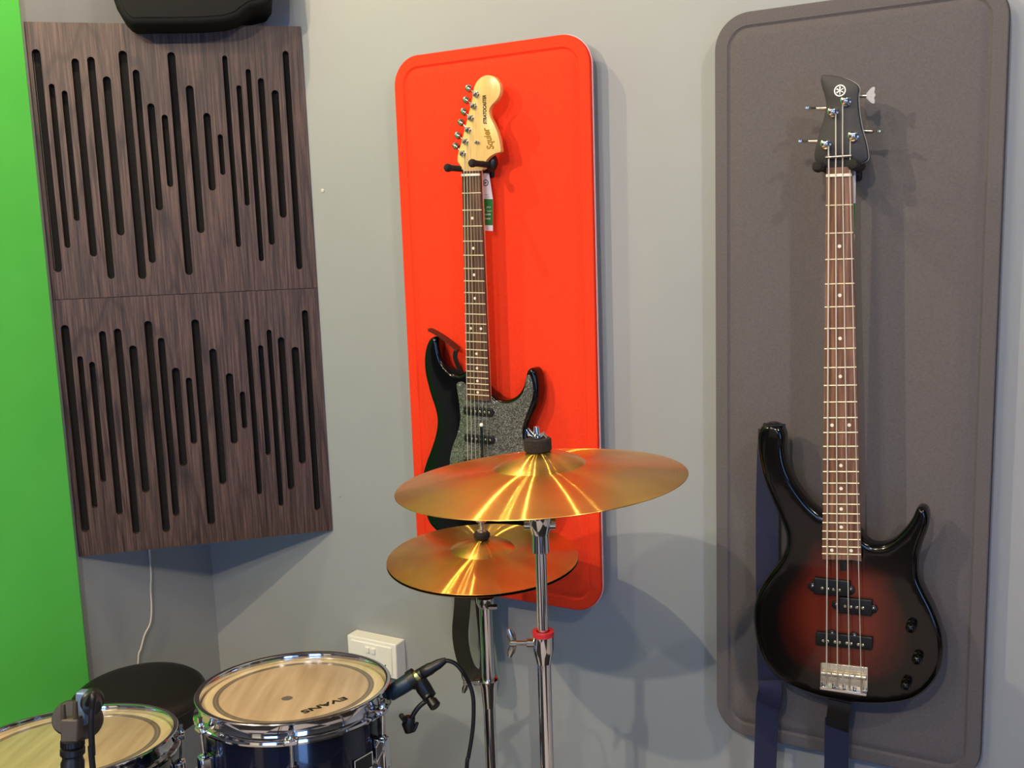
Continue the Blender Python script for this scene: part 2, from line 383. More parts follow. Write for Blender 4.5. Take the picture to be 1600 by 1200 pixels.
# small filled screw hole on wall
c = atY(504, 298, D - .001)
tag(MB().lathe(c, (0, -1, 0), [(.0046, -.001), (.0046, .0012), (.003, .002)], 16, True, True).build('wall_plug', mat('off_white_plug', (196, 196, 184), .5)), 'tiny white round plug in the grey wall between wood panels and red panel', 'wall plug')
c = atY(531, 775, D - .001)
tag(MB().lathe(c, (0, -1, 0), [(.003, -.001), (.003, .001), (.002, .0016)], 12, True, True).build('wall_plug', 'wall'), 'tiny painted over bump in the grey wall beside the lower wood panel', 'wall plug')

# ------------------------------------------------------------------ slotted wooden diffuser panels across the corner
A = V((XL + .004, 1.469, 0)); B = V((-1.580, D - .004, 0)); e = (B - A).normalized(); nn = V((e.y, -e.x, 0))
PL = Plane(A, nn, e); Wd = (B - A).length
ZT, HP = 1.9947, .608
S1 = [(146,200,236,1110,32),(210,341,275,1011,22),(262,369,314,901,22),(306,238,381,1046,28),(370,231,453,1137,28),(434,311,493,960,30),(499,206,581,1138,32),(553,284,622,1072,26),(613,421,652,858,28),(670,467,695,762,24),(695,212,773,1121,30),(770,348,821,950,30),(841,460,867,777,28),(897,547,909,713,20),(912,226,976,1007,20),(971,347,1011,838,20),(1007,281,1070,1065,20),(1060,318,1112,998,24),(1118,367,1158,888,28),(1160,207,1225,1098,24)]
S2 = [(134,177,217,1022,30),(195,304,256,925,22),(244,327,291,818,22),(287,201,356,951,26),(349,191,424,1030,28),(411,260,464,861,30),(473,160,547,1022,30),(526,229,587,956,26),(585,351,618,754,30),(639,391,660,662,24),(664,154,732,993,30),(737,273,778,827,28),(804,373,825,662,28),(857,448,867,600,20),(876,152,927,868,20),(931,259,963,708,20),(965,196,1016,915,20),(1015,226,1056,848,26),(1072,266,1103,743,28),(1111,116,1164,933,24)]
def wood_panel(slots, sc, ox, oy, z1, z0, label):
    t = thing('slotted_wood_panel', A.lerp(B, .5) + V((0, 0, z0)), label, 'acoustic panel', 'slotted wood panels across the corner')
    out = [V((0, z0 + .0006)), V((Wd, z0 + .0006)), V((Wd, z1 - .0006)), V((0, z1 - .0006))]
    holes = []
    for xt, yt, xb, yb, w in slots:
        a = PL.loc(PL.p(ox + xt / sc, oy + yt / sc)); b_ = PL.loc(PL.p(ox + xb / sc, oy + yb / sc))
        x = (a.x + b_.x) / 2; r = w / sc / F * zd(PL.w3(((a.x + b_.x) / 2, (a.y + b_.y) / 2))) / 2 / .985
        h = []
        for i in range(9): h.append(V((x + r * math.cos(PI * i / 8), a.y - r + r * math.sin(PI * i / 8))))
        for i in range(9): h.append(V((x + r * math.cos(PI + PI * i / 8), b_.y + r + r * math.sin(PI + PI * i / 8))))
        holes.append(h)
    pts = list(out); edges = [(i, (i + 1) % 4) for i in range(4)]
    for h in holes:
        k = len(pts); pts += h; edges += [(k + i, k + (i + 1) % len(h)) for i in range(len(h))]
    vv, ff = tri(pts, edges, out, holes)
    th = .016; mb = MB()
    mb.add([PL.w3(q, 0) for q in vv], ff)
    mb.loft([[PL.w3(q, 0) for q in out], [PL.w3(q, -th) for q in out]], False, False)
    for h in holes: mb.loft([[PL.w3(q, 0) for q in h], [PL.w3(q, -th) for q in h]], False, False)
    o = weld(mb.build('board', 'wenge', t))
    MB().loft([[PL.w3(q, -th) for q in out], [PL.w3(q, -th - .006) for q in out]]).build('backing_felt', M['slotfelt'], t)
    return t
M['spk'] = noisy('matte_black_speaker', (16, 16, 17), (20, 20, 21), 300, .8, spec=.25)
M['slotfelt'] = noisy('black_slot_felt', (10, 9, 8), (22, 19, 16), 200, .95)
wood_panel(S1, 2.609, 0, 0, ZT, ZT - HP, 'upper dark wood acoustic panel with vertical rounded slots, under the black speaker')
wood_panel(S2, 2.608, 50, 440, ZT - HP, ZT - 2 * HP, 'lower dark wood acoustic panel with vertical rounded slots, above the black stool')

# speaker above the panels
SP = Plane(A + nn * .10, nn, e)
t = thing('wall_speaker', SP.p(300, 34) - nn * .1, 'black speaker in the corner above the upper wooden panel', 'speaker')
q = SP.px([(176, -4), (198, 34), (232, 38), (352, 34), (392, 12), (426, -4)])
top = q[0].y + .46  # unseen upper part lengthened so the cabinet shades the corner walls
poly = catmull([q[0] + V((0, .1)), q[0], q[1], q[2], q[3], q[4], q[5], q[5] + V((0, .12))], 3, False) + [V((q[5].x - .01, top)), V((q[0].x + .01, top))]
mb = MB(); slab(mb, SP, poly, 0, .19, .012, .004); weld(mb.build('cabinet', 'spk', t))
inn = inset(poly if area2(poly) > 0 else poly[::-1], .014)
mb = MB(); slab(mb, SP, inn, .002, .002, .001); weld(mb.build('grille', 'spk', t))
cc = SP.w3(((q[0].x + q[5].x) / 2, q[0].y + .1)); MB().cyl(cc - nn * .1, cc - nn * .24, .02).build('bracket', 'blackp', t)

# white cable on left wall
P = [atX(100 + x / 5, 860 + y / 5, XL + .006) for x, y in ((668, 10), (672, 60), (680, 200), (677, 300), (683, 400), (683, 500), (670, 580), (630, 660), (600, 770), (580, 855))]
P = [V((P[0].x, P[0].y, P[0].z + .06))] + P + [P[-1] + V((0, -.02, -.15)), V((XL + .006, P[-1].y - .03, .1))]
tag(MB().tube(spline(P, 5), .0022, 8).build('thin_cable', 'wcable'), 'thin white cable hanging down the left wall from the lower wooden panel', 'cable')

# ------------------------------------------------------------------ padded panels on the back wall
def padded(name, x0, x1, z0, z1, r, m, mb_, label, band=.023, rf=.003):
    pl = Plane((0, 1.83, 0), (0, -1, 0), (1, 0, 0))
    t = thing(name, ((x0 + x1) / 2, D, z0), label, 'acoustic panel', None)
    po = rrect(x0, x1, z0, z1, r, 14)
    # rings: back edge, rounded rim, flat band, groove, raised field
    rings = [(.03, -.0102), (0, -.0102), (0, -.003)]
    for k in range(1, 5): a = PI / 2 * k / 4; rings.append((rf * (1 - math.cos(a)), -.003 + rf * math.sin(a)))
    rings += [(band, 0), (band + .002, -.0022), (band + .0045, -.0036), (band + .008, -.0026), (band + .014, .0004), (band + .021, .0012)]
    mb = MB(); R3 = [[pl.w3(q, w) for q in inset(po, i)] for i, w in rings]; mb.loft(R3, True, False)
    q0 = inset(po, rings[-1][0]); n_ = len(q0); pts_ = list(q0)
    for i_ in range(1, 12):
        for j_ in range(1, 28): pts_.append(V((x0 + .07 + (x1 - x0 - .14) * (i_ - 1) / 10, z0 + .07 + (z1 - z0 - .14) * (j_ - 1) / 26)))
    vv, ff = tri([pl.loc(pl.w3(q)) for q in pts_], [(i_, (i_ + 1) % n_) for i_ in range(n_)], q0)
    mb.add([pl.w3(q, rings[-1][1]) for q in vv], ff)
    weld(mb.build('cover', m, t, angle=50))
    b2 = MB(); po2 = inset(po, -.0016); b2.loft([[pl.w3(q, -.0135) for q in po2], [pl.w3(q, -.0098) for q in po2]]); b2.build('backing_board', mb_, t)
    b3 = MB(); po3 = inset(po, .05); b3.loft([[pl.w3(q, -.0498) for q in po3], [pl.w3(q, -.0132) for q in po3]]); b3.build('spacer_block', 'gback', t)
    return t
padded('red_felt_panel', -1.2910, -.8255, .697, 1.8845, .062, 'red', 'redback', 'orange-red rounded padded wall panel behind the black electric guitar')
padded('charcoal_felt_panel', -.5755, -.0935, .493, 1.8785, .062, 'gfelt', 'gback', 'charcoal grey rounded padded wall panel behind the sunburst bass')

# ------------------------------------------------------------------ generic instrument pieces
def fr(n): return 1 - 2 ** (-n / 12)
def disc(pl, mb, u, v, r, w, h, seg=16, dome=.3):
    c = pl.p(u, v, w); mb.lathe(c, pl.n, [(r, 0), (r, h * (1 - dome)), (r * .8, h * .93), (r * .4, h)], seg, True, True)
def fretboard(t, pl, nL, nR, eL, eR, nfr, L0, m, wdots, above):
    """nL.. px corners at nut and end; frets computed from the scale length"""
    a, b_, c_, d_ = (pl.px([p])[0] for p in (nL, nR, eL, eR))
    au, bu = a + (a - c_).normalized() * above, b_ + (b_ - d_).normalized() * above
    mb = MB(); out = [c_, d_, bu, au]
    slab(mb, pl, out, 0, .006, .0008, steps=2); fb = weld(mb.build('fretboard', m, t))
    # scale
    mid0 = (a + b_) / 2; dire = ((c_ + d_) / 2 - mid0); tot = dire.length; dire = dire / tot
    def edge(s): k = s / tot; return a.lerp(c_, k), b_.lerp(d_, k)
    for n in range(1, nfr + 1):
        s = L0 * fr(n)
        if s > tot: break
        l, r_ = edge(s)
        MB().tube([pl.w3(l, .0004), pl.w3(r_, .0004)], .0012, 8).build('fret', 'fretm', fb)
    l, r_ = edge(0)
    mb = MB(); mb.box(pl.w3((l + r_) / 2, .001), (pl.w3(r_) - pl.w3(l)) / 2, pl.y * .0024, pl.n * .0024); mb.build('nut', 'bone', t, bevel=.0006)
    def dot(n, off=0, rad=.003):
        s = L0 * (fr(n) + fr(n - 1)) / 2; l, r_ = edge(s); q = l.lerp(r_, .5 + off)
        m_ = MB(); m_.lathe(pl.w3(q, 0), pl.n, [(rad, -.001), (rad, .0004)], 16, True, True); m_.build('inlay_dot', 'bone', fb)
    for n, off in wdots: dot(n, off)
    return fb, edge, mid0, dire

# ------------------------------------------------------------------ electric guitar
GS = Plane((0, 0, 0), (0, -1, -.006), (1, 0, 0)); GS.o = atY(736, 273.8, 1.765)
def c2(x, y): return 620 + x / 4.286, 480 + y / 4.286
def c1(x, y): return 640 + x / 4.2875, 90 + y / 4.2875
gt = thing('electric_guitar', (GS.p(760, 850).x, D - .06, .74), 'glossy black electric guitar with speckled pickguard hanging on the red panel', 'guitar')
WB = -.011
body = [c2(*p) for p in [(470,420),(440,440),(410,452),(370,445),(335,418),(305,380),(285,330),(272,275),(262,225),(245,200),(215,212),(192,258),(179,320),(177,380),(184,450),(200,520),(222,600),(246,670),(261,740),(261,800),(245,880),(215,970),(185,1050),(165,1130),(158,1220),(166,1310),(190,1400)]]
body += [(672,822),(690,838),(715,850),(750,856),(785,854),(815,846),(840,830),(856,806),(862,780),(860,752),(850,728)]
body += [c2(*p) for p in [(925,960),(880,880),(868,820),(885,760),(912,700),(934,640),(942,575),(940,510),(930,450),(912,418),(885,412),(865,435),(855,480),(840,535),(808,585),(765,615),(710,625),(665,612),(640,588),(600,560),(520,470)]]
body[38:38] = []
polyS = catmull(GS.px(body, WB), 4)
mb = MB(); slab(mb, GS, polyS, WB, .040, .009, .009, capgrid=0); weld(mb.build('body', 'black', gt))
pg = [c2(*p) for p in [(400,525),(408,505),(432,500),(455,512),(470,540),(520,580),(600,585),(625,600),(645,625),(690,642),(745,645),(800,622),(838,585),(858,530),(866,480),(875,455),(892,460),(905,500),(912,560),(903,625),(880,690),(855,755),(840,820),(845,890),(870,960),(900,1040)]]
pg += [(828,745),(826,768),(815,790),(795,806),(770,808),(740,800),(716,780),(704,752)] + [c2(*p) for p in [(354,1050),(360,985),(378,920),(402,860),(418,800),(425,730),(418,650),(408,580)]]
mb = MB(); slab(mb, GS, catmull(GS.px(pg, WB + .002), 3), WB + .0024, .0022, .001, steps=2); pgo = weld(mb.build('pickguard', 'pg', gt))
mb = MB()
for p in [(418,525),(648,638),(880,498),(865,688),(415,835),(375,985),(440,688),(658,702),(448,868),(663,887)]:
    s_ = MB(); disc(GS, s_, *c2(*p), .0026, WB + .0024, .0012); s_.build('screw', 'chrome', pgo)
def strat_pickup(cx0, y0, cx1, y1):
    a = GS.loc(GS.p(*c2(cx0, y0), WB + .004)); b_ = GS.loc(GS.p(*c2(cx1, y1), WB + .004)); d = (b_ - a).normalized(); nrm = V((-d.y, d.x)); r = .0085
    pts = [a + nrm * r * math.cos(x) * 1 - d * r * .45 * math.sin(x) for x in [PI * i / 8 for i in range(9)]] + [b_ - nrm * r * math.cos(x) + d * r * .45 * math.sin(x) for x in [PI * i / 8 for i in range(9)]]
    m_ = MB(); slab(m_, GS, pts, WB + .008, .006, .0012, steps=2); o = weld(m_.build('pickup', 'blackp', gt))
    for k in range(6):
        q = a.lerp(b_, .08 + k * .84 / 5); k_ = MB(); k_.lathe(GS.w3(q, WB + .008), GS.n, [(.0024, -.002), (.0024, .0006), (.0016, .001)], 12, True, True); k_.build('pole_piece', 'steel', o)
strat_pickup(460, 690, 638, 705); strat_pickup(466, 873, 645, 890); strat_pickup(462, 1040, 648, 1058)
# bridge (behind the cymbal) and tremolo arm
bl, br = GS.loc(GS.p(728, 776, WB)), GS.loc(GS.p(770, 782, WB))
mb = MB(); mb.box(GS.w3((bl + br) / 2, WB + .006), (GS.w3(br) - GS.w3(bl)) / 2, GS.y * .012, GS.n * .006); br_o = mb.build('bridge', 'chrome', gt, bevel=.001)
mb = MB(); mb.tube([GS.p(752.3, 665, .012), GS.p(753, 690, .012), GS.p(754, 716, .010), GS.p(758, 750, .004), GS.p(766, 774, -.004)], .0028, 12); arm = mb.build('tremolo_arm', mat('dark_chrome', (70, 84, 94), .2, 1), gt)
MB().ball(GS.p(752.3, 664, .012), .0042).build('arm_tip', 'white', arm)
# neck
nLp, nRp, eLp, eRp = (721.6, 273.8), (750.3, 272.8), (729.6, 624), (764.6, 626.5)
pts = [GS.px([p], 0)[0] for p in (nLp, nRp, eRp, eLp)]
up = (pts[0] - pts[3]).normalized() * .012
mb = MB(); rr = []
for (l, r_) in ((pts[0] + up, pts[1] + up), (pts[0].lerp(pts[3], .5), pts[1].lerp(pts[2], .5)), (pts[3], pts[2])):
    ring = []
    for k in range(13):
        a = PI * k / 12; c = (l + r_) / 2; hw = (r_ - l).length / 2
        ring.append(GS.w3((c.x + hw * math.cos(a), c.y), -.006 - .016 * math.sin(a) ** .7))
    rr.append(ring)
mb.loft(rr); mb.build('neck', 'neckside', gt)
Ls = (GS.px([(747, 617.7)])[0] - GS.px([(736, 273.8)])[0]).length / fr(21)
fb, edgeS, _, _ = fretboard(gt, GS, nLp, nRp, eLp, eRp, 21, Ls, 'rose', [(3, 0), (5, 0), (7, 0), (9, 0), (12, -.24), (12, .24), (15, 0), (17, 0), (19, 0), (21, 0)], .008)
hd = [c1(*p) for p in [(352,752),(340,725),(322,698),(320,665),(332,615),(348,560),(372,465),(396,370),(414,295),(424,235),(436,185),(462,145),(500,121),(542,119),(580,140),(604,185),(604,240),(582,285),(550,318),(532,350),(537,392),(560,440),(584,495),(600,555),(608,610),(606,634),(575,642),(540,662),(512,690),(496,720),(486,752)]]
HW = -.006
mb = MB(); slab(mb, GS, catmull(GS.px(hd, HW), 3), HW, .014, .0015, .0015, steps=2); hs = weld(mb.build('headstock', 'maple', gt))
posts = [(360,643),(378,563),(396,485),(414,405),(433,325),(450,247)]
knobs = [(315,596),(330,525),(350,438),(370,367),(386,288),(402,210)]
for i, (p, k) in enumerate(zip(posts, knobs)):
    pu = c1(*p); ku = c1(*k); m_ = MB()
    m_.lathe(GS.p(*pu, HW), GS.n, [(.0062, 0), (.0062, .0014), (.0046, .0022), (.0042, .0075), (.0052, .0085), (.004, .0105), (.001, .011)], 18, True, True)
    o = m_.build('tuning_machine', 'chrome', gt)
    a = GS.p(*pu, HW - .018); b_ = GS.p(*ku, HW - .018); dd = (b_ - a).normalized()
    m_ = MB(); m_.tube([a, b_], .0022, 10); m_.lathe(b_ - dd * .004, dd, [(.004, -.002), (.0072, .000), (.0080, .005), (.0066, .011), (.003, .013)], 14, True, True)
    m_.build('tuning_key', 'chrome', o)
m_ = MB(); disc(GS, m_, *c1(452, 562), .0028, HW, .004); m_.box(GS.p(*c1(452, 570), HW + .004), GS.x * .006, GS.y * .0016, GS.n * .0006); m_.build('string_tree', 'chrome', gt)
# strings
sp_n = [(725.2 + i * 4.5, 273.8) for i in range(6)]; sp_b = [(731.5 + i * 6.6, 775 + i) for i in range(6)]
for i in range(6):
    r_ = (.00066, .0006, .00052, .00022, .00019, .00016)[i]
    P = [GS.p(*c1(*posts[i]), HW + .006), GS.p(*sp_n[i], .004), GS.p(*sp_b[i], .002)]
    MB().tube(P, r_, 6).build('string', 'nickel', gt)
# decals
o0 = GS.p(*c1(516, 446), HW); o1 = GS.p(*c1(511, 250), HW); xd = (o1 - o0)
text('model_lettering', 'STRATOCASTER', o0, xd, GS.n.cross(xd), .0075, 'inkb', hs, .0003, shear=.25, fat=.05, width=xd.length)
o0 = GS.p(*c1(566, 612), HW); o1 = GS.p(*c1(526, 462), HW); xd = (o1 - o0)
text('brand_script', 'Squier', o0, xd, GS.n.cross(xd), .0155, 'gold', hs, .0003, shear=.35, fat=.035, width=xd.length * 1.0)
# strap button, strap end and strap
gl = thing('guitar_strap', GS.p(733, 1050, -.05), 'black strap of the black guitar, brown leather end, hanging behind hi-hat', 'strap')
P = [GS.p(670, 514, -.022), GS.p(680, 519, -.024), GS.p(693, 527, -.026), GS.p(706, 537, -.03), GS.p(716, 546, -.034)]
MB().ribbon(spline(P, 3), GS.n, [.010] + [.022] * 11 + [.026], .003).build('leather_end', 'leather', gl)
P = [GS.p(714, 545, -.036), GS.p(711, 556, -.04), GS.p(715, 570, -.045), GS.p(722, 585, -.049)]
MB().ribbon(spline(P, 3), GS.x, .010, .003).build('leather_tab', 'leatherb', gl)
P = [GS.p(727, 608, -.0545), GS.p(726, 640, -.0550), GS.p(726, 700, -.0555), GS.p(726, 800, -.0555), GS.p(724, 900, -.048), GS.p(722, 950, -.035), GS.p(719, 990, -.03), GS.p(724, 1025, -.03), GS.p(735, 1052, -.028), GS.p(748, 1062, -.02), GS.p(757, 1050, -.035), GS.p(758, 1020, -.045), GS.p(754, 980, -.05), GS.p(750, 930, -.05), GS.p(752, 880, -.045), GS.p(754, 862, -.032)]
wd = [GS.x] * 9 + [GS.x.lerp(GS.n, .35)] * 7
Ps = spline(P, 4); wds = [wd[min(len(wd) - 1, i // 4)] for i in range(len(Ps))]
MB().ribbon(Ps, wds, .042, .0022).build('webbing', 'blacks', gl)

# hangers
def hanger(name, label, L1, R1, yw, yoke, ypl, rad=.0066):
    # L1, R1: px of peg tips; yw: depth of tips; pegs run straight back to the wall plate
    a = atY(*L1, yw); b_ = atY(*R1, yw); c = (a + b_) / 2
    t = thing(name, (c.x, ypl, c.z - .03), label, 'hanger')
    for p in (a, b_):
        m_ = MB(); m_.lathe(p + V((0, .006, 0)), (0, 1, 0), [(.001, -.010), (rad * .8, -.0085), (rad * 1.25, -.003), (rad * 1.25, .002), (rad, .008), (rad * .92, .02), (rad, yoke - yw)], 18, True, True)
        m_.build('padded_peg', 'rubber', t)
    m_ = MB(); zc = c.z
    m_.tube(spline([V((a.x, yoke, zc)), V((a.x + .006, yoke + .008, zc - .006)), V((c.x, yoke + .01, zc - .01)), V((b_.x - .006, yoke + .008, zc - .006)), V((b_.x, yoke, zc))], 4), rad * .9, 14); m_.build('yoke', 'blackp', t)
    m_ = MB(); m_.abox(c.x - .022, c.x + .022, ypl - .008, ypl, zc - .022, zc + .03); m_.cyl((c.x, yoke + .008, zc - .01), (c.x, ypl - .004, zc - .01), .009); m_.build('wall_plate', 'blackp', t, bevel=.004)
hanger('guitar_hanger', 'black two-peg hanger holding the black guitar on the red panel', (697.5, 262), (736, 254.8), 1.722, 1.796, 1.829)
cq = atY(770, 254, 1.795); ho_ = [o for o in bpy.data.objects if o.name == 'guitar_hanger'][0]
MB().ball(cq, .02, sc=(.55, .55, .85)).build('yoke_cheek', 'blackp', ho_)

# hang tag behind strat neck
TG = Plane(atY(760, 315, 1.802), (0, -1, 0), (1, 0, 0))
def tagp(name, poly, label, strings, green, u0, u1, loopto):
    t = thing(name, TG.p(*poly[-1]), label, 'tag')
    mb = MB(); slab(mb, TG, TG.px(poly), 0, .0006, 0); card = mb.build('card', 'paper', t)
    mb = MB(); slab(mb, TG, TG.px(green, .0002), .0004, .0003, 0); mb.build('green_band', 'pgreen', card)
    return t, card
ht, card = tagp('hang_tag', [(749, 270), (764, 271), (768.5, 301), (770, 311), (770, 361), (752, 360), (750, 311)], 'white and green paper hang tag behind the neck of the black guitar', None, [(750, 310.5), (770, 311.3), (770, 352), (751, 351.5)], 0, 0, 0)
cR = TG.p(758.8, 285.6, .0005); mb = MB(); mb.lathe(cR, TG.n, [(.0052, 0), (.0052, .0002), (.0068, .0002), (.0068, 0)], 28); mb.build('logo_ring', 'ink', card)
text('logo_lettering', 'K&M', TG.p(753.6, 287.2, .0008), (1, 0, 0), (0, 0, 1), .0036, 'ink', card, fat=.03)
text('tag_numeral', '5', TG.p(751.5, 332, .0008), (1, 0, 0), (0, 0, 1), .016, 'paper', card)
for s_, y in (('Jahre', 325), ('Years', 331)): text('tag_lettering', s_, TG.p(760, y, .0008), (1, 0, 0), (0, 0, 1), .0038, 'paper', card)
for s_, y in (('Garantie', 336.6), ('Warranty', 343.2)): text('tag_lettering', s_, TG.p(752.5, y, .0008), (1, 0, 0), (0, 0, 1), .0042, 'paper', card, fat=.02, width=.022)
text('tag_lettering', 'Made in', TG.p(758, 305, .0008), (1, 0, 0), (0, 0, 1), .002, 'ink', card); text('tag_lettering', 'Germany', TG.p(758, 308.6, .0008), (1, 0, 0), (0, 0, 1), .002, 'ink', card)

# ------------------------------------------------------------------ bass guitar
GB = Plane((0, 0, 0), (0, -1, -.008), (1, 0, 0)); GB.o = atY(1311.5, 274.5, 1.722)
def c8(x, y): return 1140 + x / 2.1053, 630 + y / 2.1053
def c7(x, y): return 1220 + x / 4, 90 + y / 4
def c3(x, y): return 1240 + x / 4.8, 860 + y / 4.8
bt = thing('bass_guitar', (GB.p(1330, 1090).x, 1.79, GB.p(1330, 1100).z), 'red and black sunburst bass guitar hanging on the charcoal panel', 'bass guitar')
bodyb = [c8(*p) for p in [(310,368),(290,356),(262,330),(228,286),(200,240),(184,195),(178,150),(180,110),(166,80),(135,68),(108,74),(93,96),(90,130),(96,190),(112,255),(138,320),(165,380),(183,430),(183,475),(162,520),(128,565),(96,615),(79,670),(78,730),(90,800),(116,858),(160,905),(215,938),(290,966),(365,982),(440,991),(515,991),(585,981),(636,955),(674,915),(698,865),(704,805),(696,745),(672,680),(642,620),(624,575),(622,510),(634,460),(650,418),(656,380),(648,352),(630,343),(614,350),(602,378),(580,410),(545,445),(508,465),(470,466),(442,448),(420,420)]]
WBB = -.011
polyB = catmull(GB.px(bodyb, WBB - .004), 5)
mb = MB(); topB, wtop = slab(mb, GB, polyB, WBB, .040, .011, .010, steps=6, capgrid=.009)
bo = weld(mb.build('body', 'burst', bt))
att = bo.data.attributes.new('burst', 'FLOAT', 'POINT'); vals = []
op = polyB[::3]
ctr = GB.loc(GB.p(1312, 965, WBB))
for v in bo.data.vertices:
    q3 = v.co + WORLD[bo]; q = GB.loc(q3); w = (q3 - GB.o).dot(GB.n)
    if w < WBB - .006: vals.append(0); continue
    dmin = min((op[i] - q).length for i in range(len(op)))
    dc = V(((q - ctr).x / 1.0, (q - ctr).y / 1.3)).length
    k1 = max(0, min(1, (dmin - .010) / .050)); k2 = max(0, min(1, (.158 - dc) / .11)); vals.append(k1 ** .9 * min(1, k2) )
att.data.foreach_set('value', vals)
# neck
nLb, nRb, eLb, eRb = (1291, 274.5), (1331, 273.2), (1284.7, 874), (1345.5, 875.5)
pts = [GB.px([p], 0)[0] for p in (nLb, nRb, eRb, eLb)]; up = (pts[0] - pts[3]).normalized() * .02
mb = MB(); rr = []
for (l, r_) in ((pts[0] + up, pts[1] + up), (pts[0].lerp(pts[3], .5), pts[1].lerp(pts[2], .5)), (pts[3], pts[2])):
    ring = []
    for k in range(13):
        a = PI * k / 12; c = (l + r_) / 2; hw = (r_ - l).length / 2 * .985
        ring.append(GB.w3((c.x + hw * math.cos(a), c.y), -.006 - .017 * math.sin(a) ** .7))
    rr.append(ring)
mb.loft(rr); mb.build('neck', 'neckside', bt)
Lb = (GB.px([(1314, 866.1)])[0] - GB.px([(1311.2, 274.5)])[0]).length / fr(24)
fretboard(bt, GB, nLb, nRb, eLb, eRb, 24, Lb, 'rose2', [(3, 0), (5, 0), (7, 0), (9, 0), (12, -.25), (12, .25), (15, 0), (17, 0), (19, 0), (21, 0), (24, -.25), (24, .25)], .013)
hb = [c7(*p) for p in [(300,738),(290,722),(268,692),(238,662),(214,640),(209,612),(217,560),(240,475),(264,395),(279,330),(283,290),(274,235),(258,185),(250,140),(256,114),(268,108),(320,112),(380,122),(436,142),(474,168),(486,200),(479,250),(484,330),(500,430),(520,500),(534,560),(541,612),(534,640),(490,664),(455,690),(445,720),(436,738)]]
HWB = -.005
mb = MB(); slab(mb, GB, catmull(GB.px(hb, HWB), 3), HWB, .015, .0012, .0012, steps=2); hbs = weld(mb.build('headstock', mat('satin_black', (26, 25, 26), .5), bt))
hp = inset(catmull(GB.px(hb, HWB), 3), -.0006)
mb = MB(); mb.loft([[GB.w3(q, HWB - .0146) for q in hp], [GB.w3(q, HWB - .011) for q in hp]]); mb.build('headstock_edge', mat('pale_edge', (190, 186, 184), .4), hbs)
bposts = [(283,540),(328,340),(408,272),(455,490)]
bkeys = [((232,522),(113,525)), ((280,316),(158,318)), ((486,240),(590,235)), ((520,458),(636,464))]
for i in range(4):
    pu = c7(*bposts[i]); m_ = MB()
    m_.lathe(GB.p(*pu, HWB), GB.n, [(.0085, 0), (.0085, .0015), (.0058, .0025), (.0052, .010), (.0068, .0115), (.0068, .015), (.0045, .017), (.001, .0172)], 24, True, True)
    o = m_.build('tuning_machine', 'chrome', bt)
    a = GB.p(*c7(*bkeys[i][0]), HWB - .020); b_ = GB.p(*c7(*bkeys[i][1]), HWB - .020); d = (b_ - a).normalized(); Ln = (b_ - a).length
    m_ = MB(); m_.tube([a - d * .02, a + d * Ln * .5], .0034, 12)
    # clover shaped key: flat lobed plate, seen edge-on or face-on
    fl = GB.y if i == 2 else GB.n
    tn = d.cross(fl).normalized()
    oc = a + d * Ln * .72
    outl = [(-.42, .10), (-.30, .22), (-.12, .55), (.10, .92), (.28, .95), (.30, .62), (.26, .34), (.34, .0), (.26, -.34), (.30, -.62), (.28, -.95), (.10, -.92), (-.12, -.55), (-.30, -.22), (-.42, -.10)]
    pp = [oc + d * x * Ln * .9 + fl * y * .0135 for x, y in [(q.x, q.y) for q in catmull([V(t_) for t_ in outl], 3)]]
    m_.loft([[p - tn * .0016 for p in pp], [p + tn * .0016 for p in pp]])
    m_.build('tuning_key', 'steel', o)
# string retainer bar
m_ = MB(); m_.tube([GB.p(1290.5, 245.8, .004), GB.p(1330.5, 243, .004)], .0022, 10); disc(GB, m_, 1294, 245.5, .003, HWB, .008); disc(GB, m_, 1324, 244, .003, HWB, .008); m_.build('string_retainer', 'steel', bt)
# logo: ring with three crossed tuning forks
lc = GB.loc(GB.p(1312.4, 141.5, HWB)); lr = 9.0 / F * zd(GB.p(1312, 141)) 
m_ = MB()
m_.lathe(GB.w3(lc, HWB + .0002), GB.n, [(lr * .80, 0), (lr * .80, .0003), (lr, .0003), (lr, 0)], 40)
for k in range(3):
    a = PI / 2 + k * PI / 3; d = V((math.cos(a), math.sin(a))); n2 = V((-d.y, d.x))
    def w2(x, y): return GB.w3(lc + d * x * lr + n2 * y * lr, HWB + .0005)
    m_.add([w2(-.66, -.09), w2(-.66, .09), w2(0, .05), w2(.66, .15), w2(.66, -.15), w2(0, -.05)], [(0, 1, 2, 5), (5, 2, 3, 4)])
m_.build('logo_emblem', 'silver', hbs)
# strings
bn = [(1295, 274.5), (1305.6, 274.3), (1316.6, 274), (1328, 273.6)]; bb = [(1291.5, 1052), (1308.5, 1054), (1327, 1056), (1345.5, 1058)]
bret = [(1294.8, 245.3), (1306, 244.6), (1316.6, 243.8), (1328.4, 243.2)]
for i in range(4):
    r_ = (.00125, .00105, .00085, .0007)[i]; pu = c7(*bposts[i]); tp = [(1294.4, 228), (1305.8, 178), (1316.6, 160), (1328.6, 215)][i]
    P = [GB.p(*tp, HWB + .008), GB.p(*bret[i], .001), GB.p(*bn[i], .005), GB.p(*bb[i], .005)]
    MB().tube(P, r_, 8).build('string', 'nickel', bt)
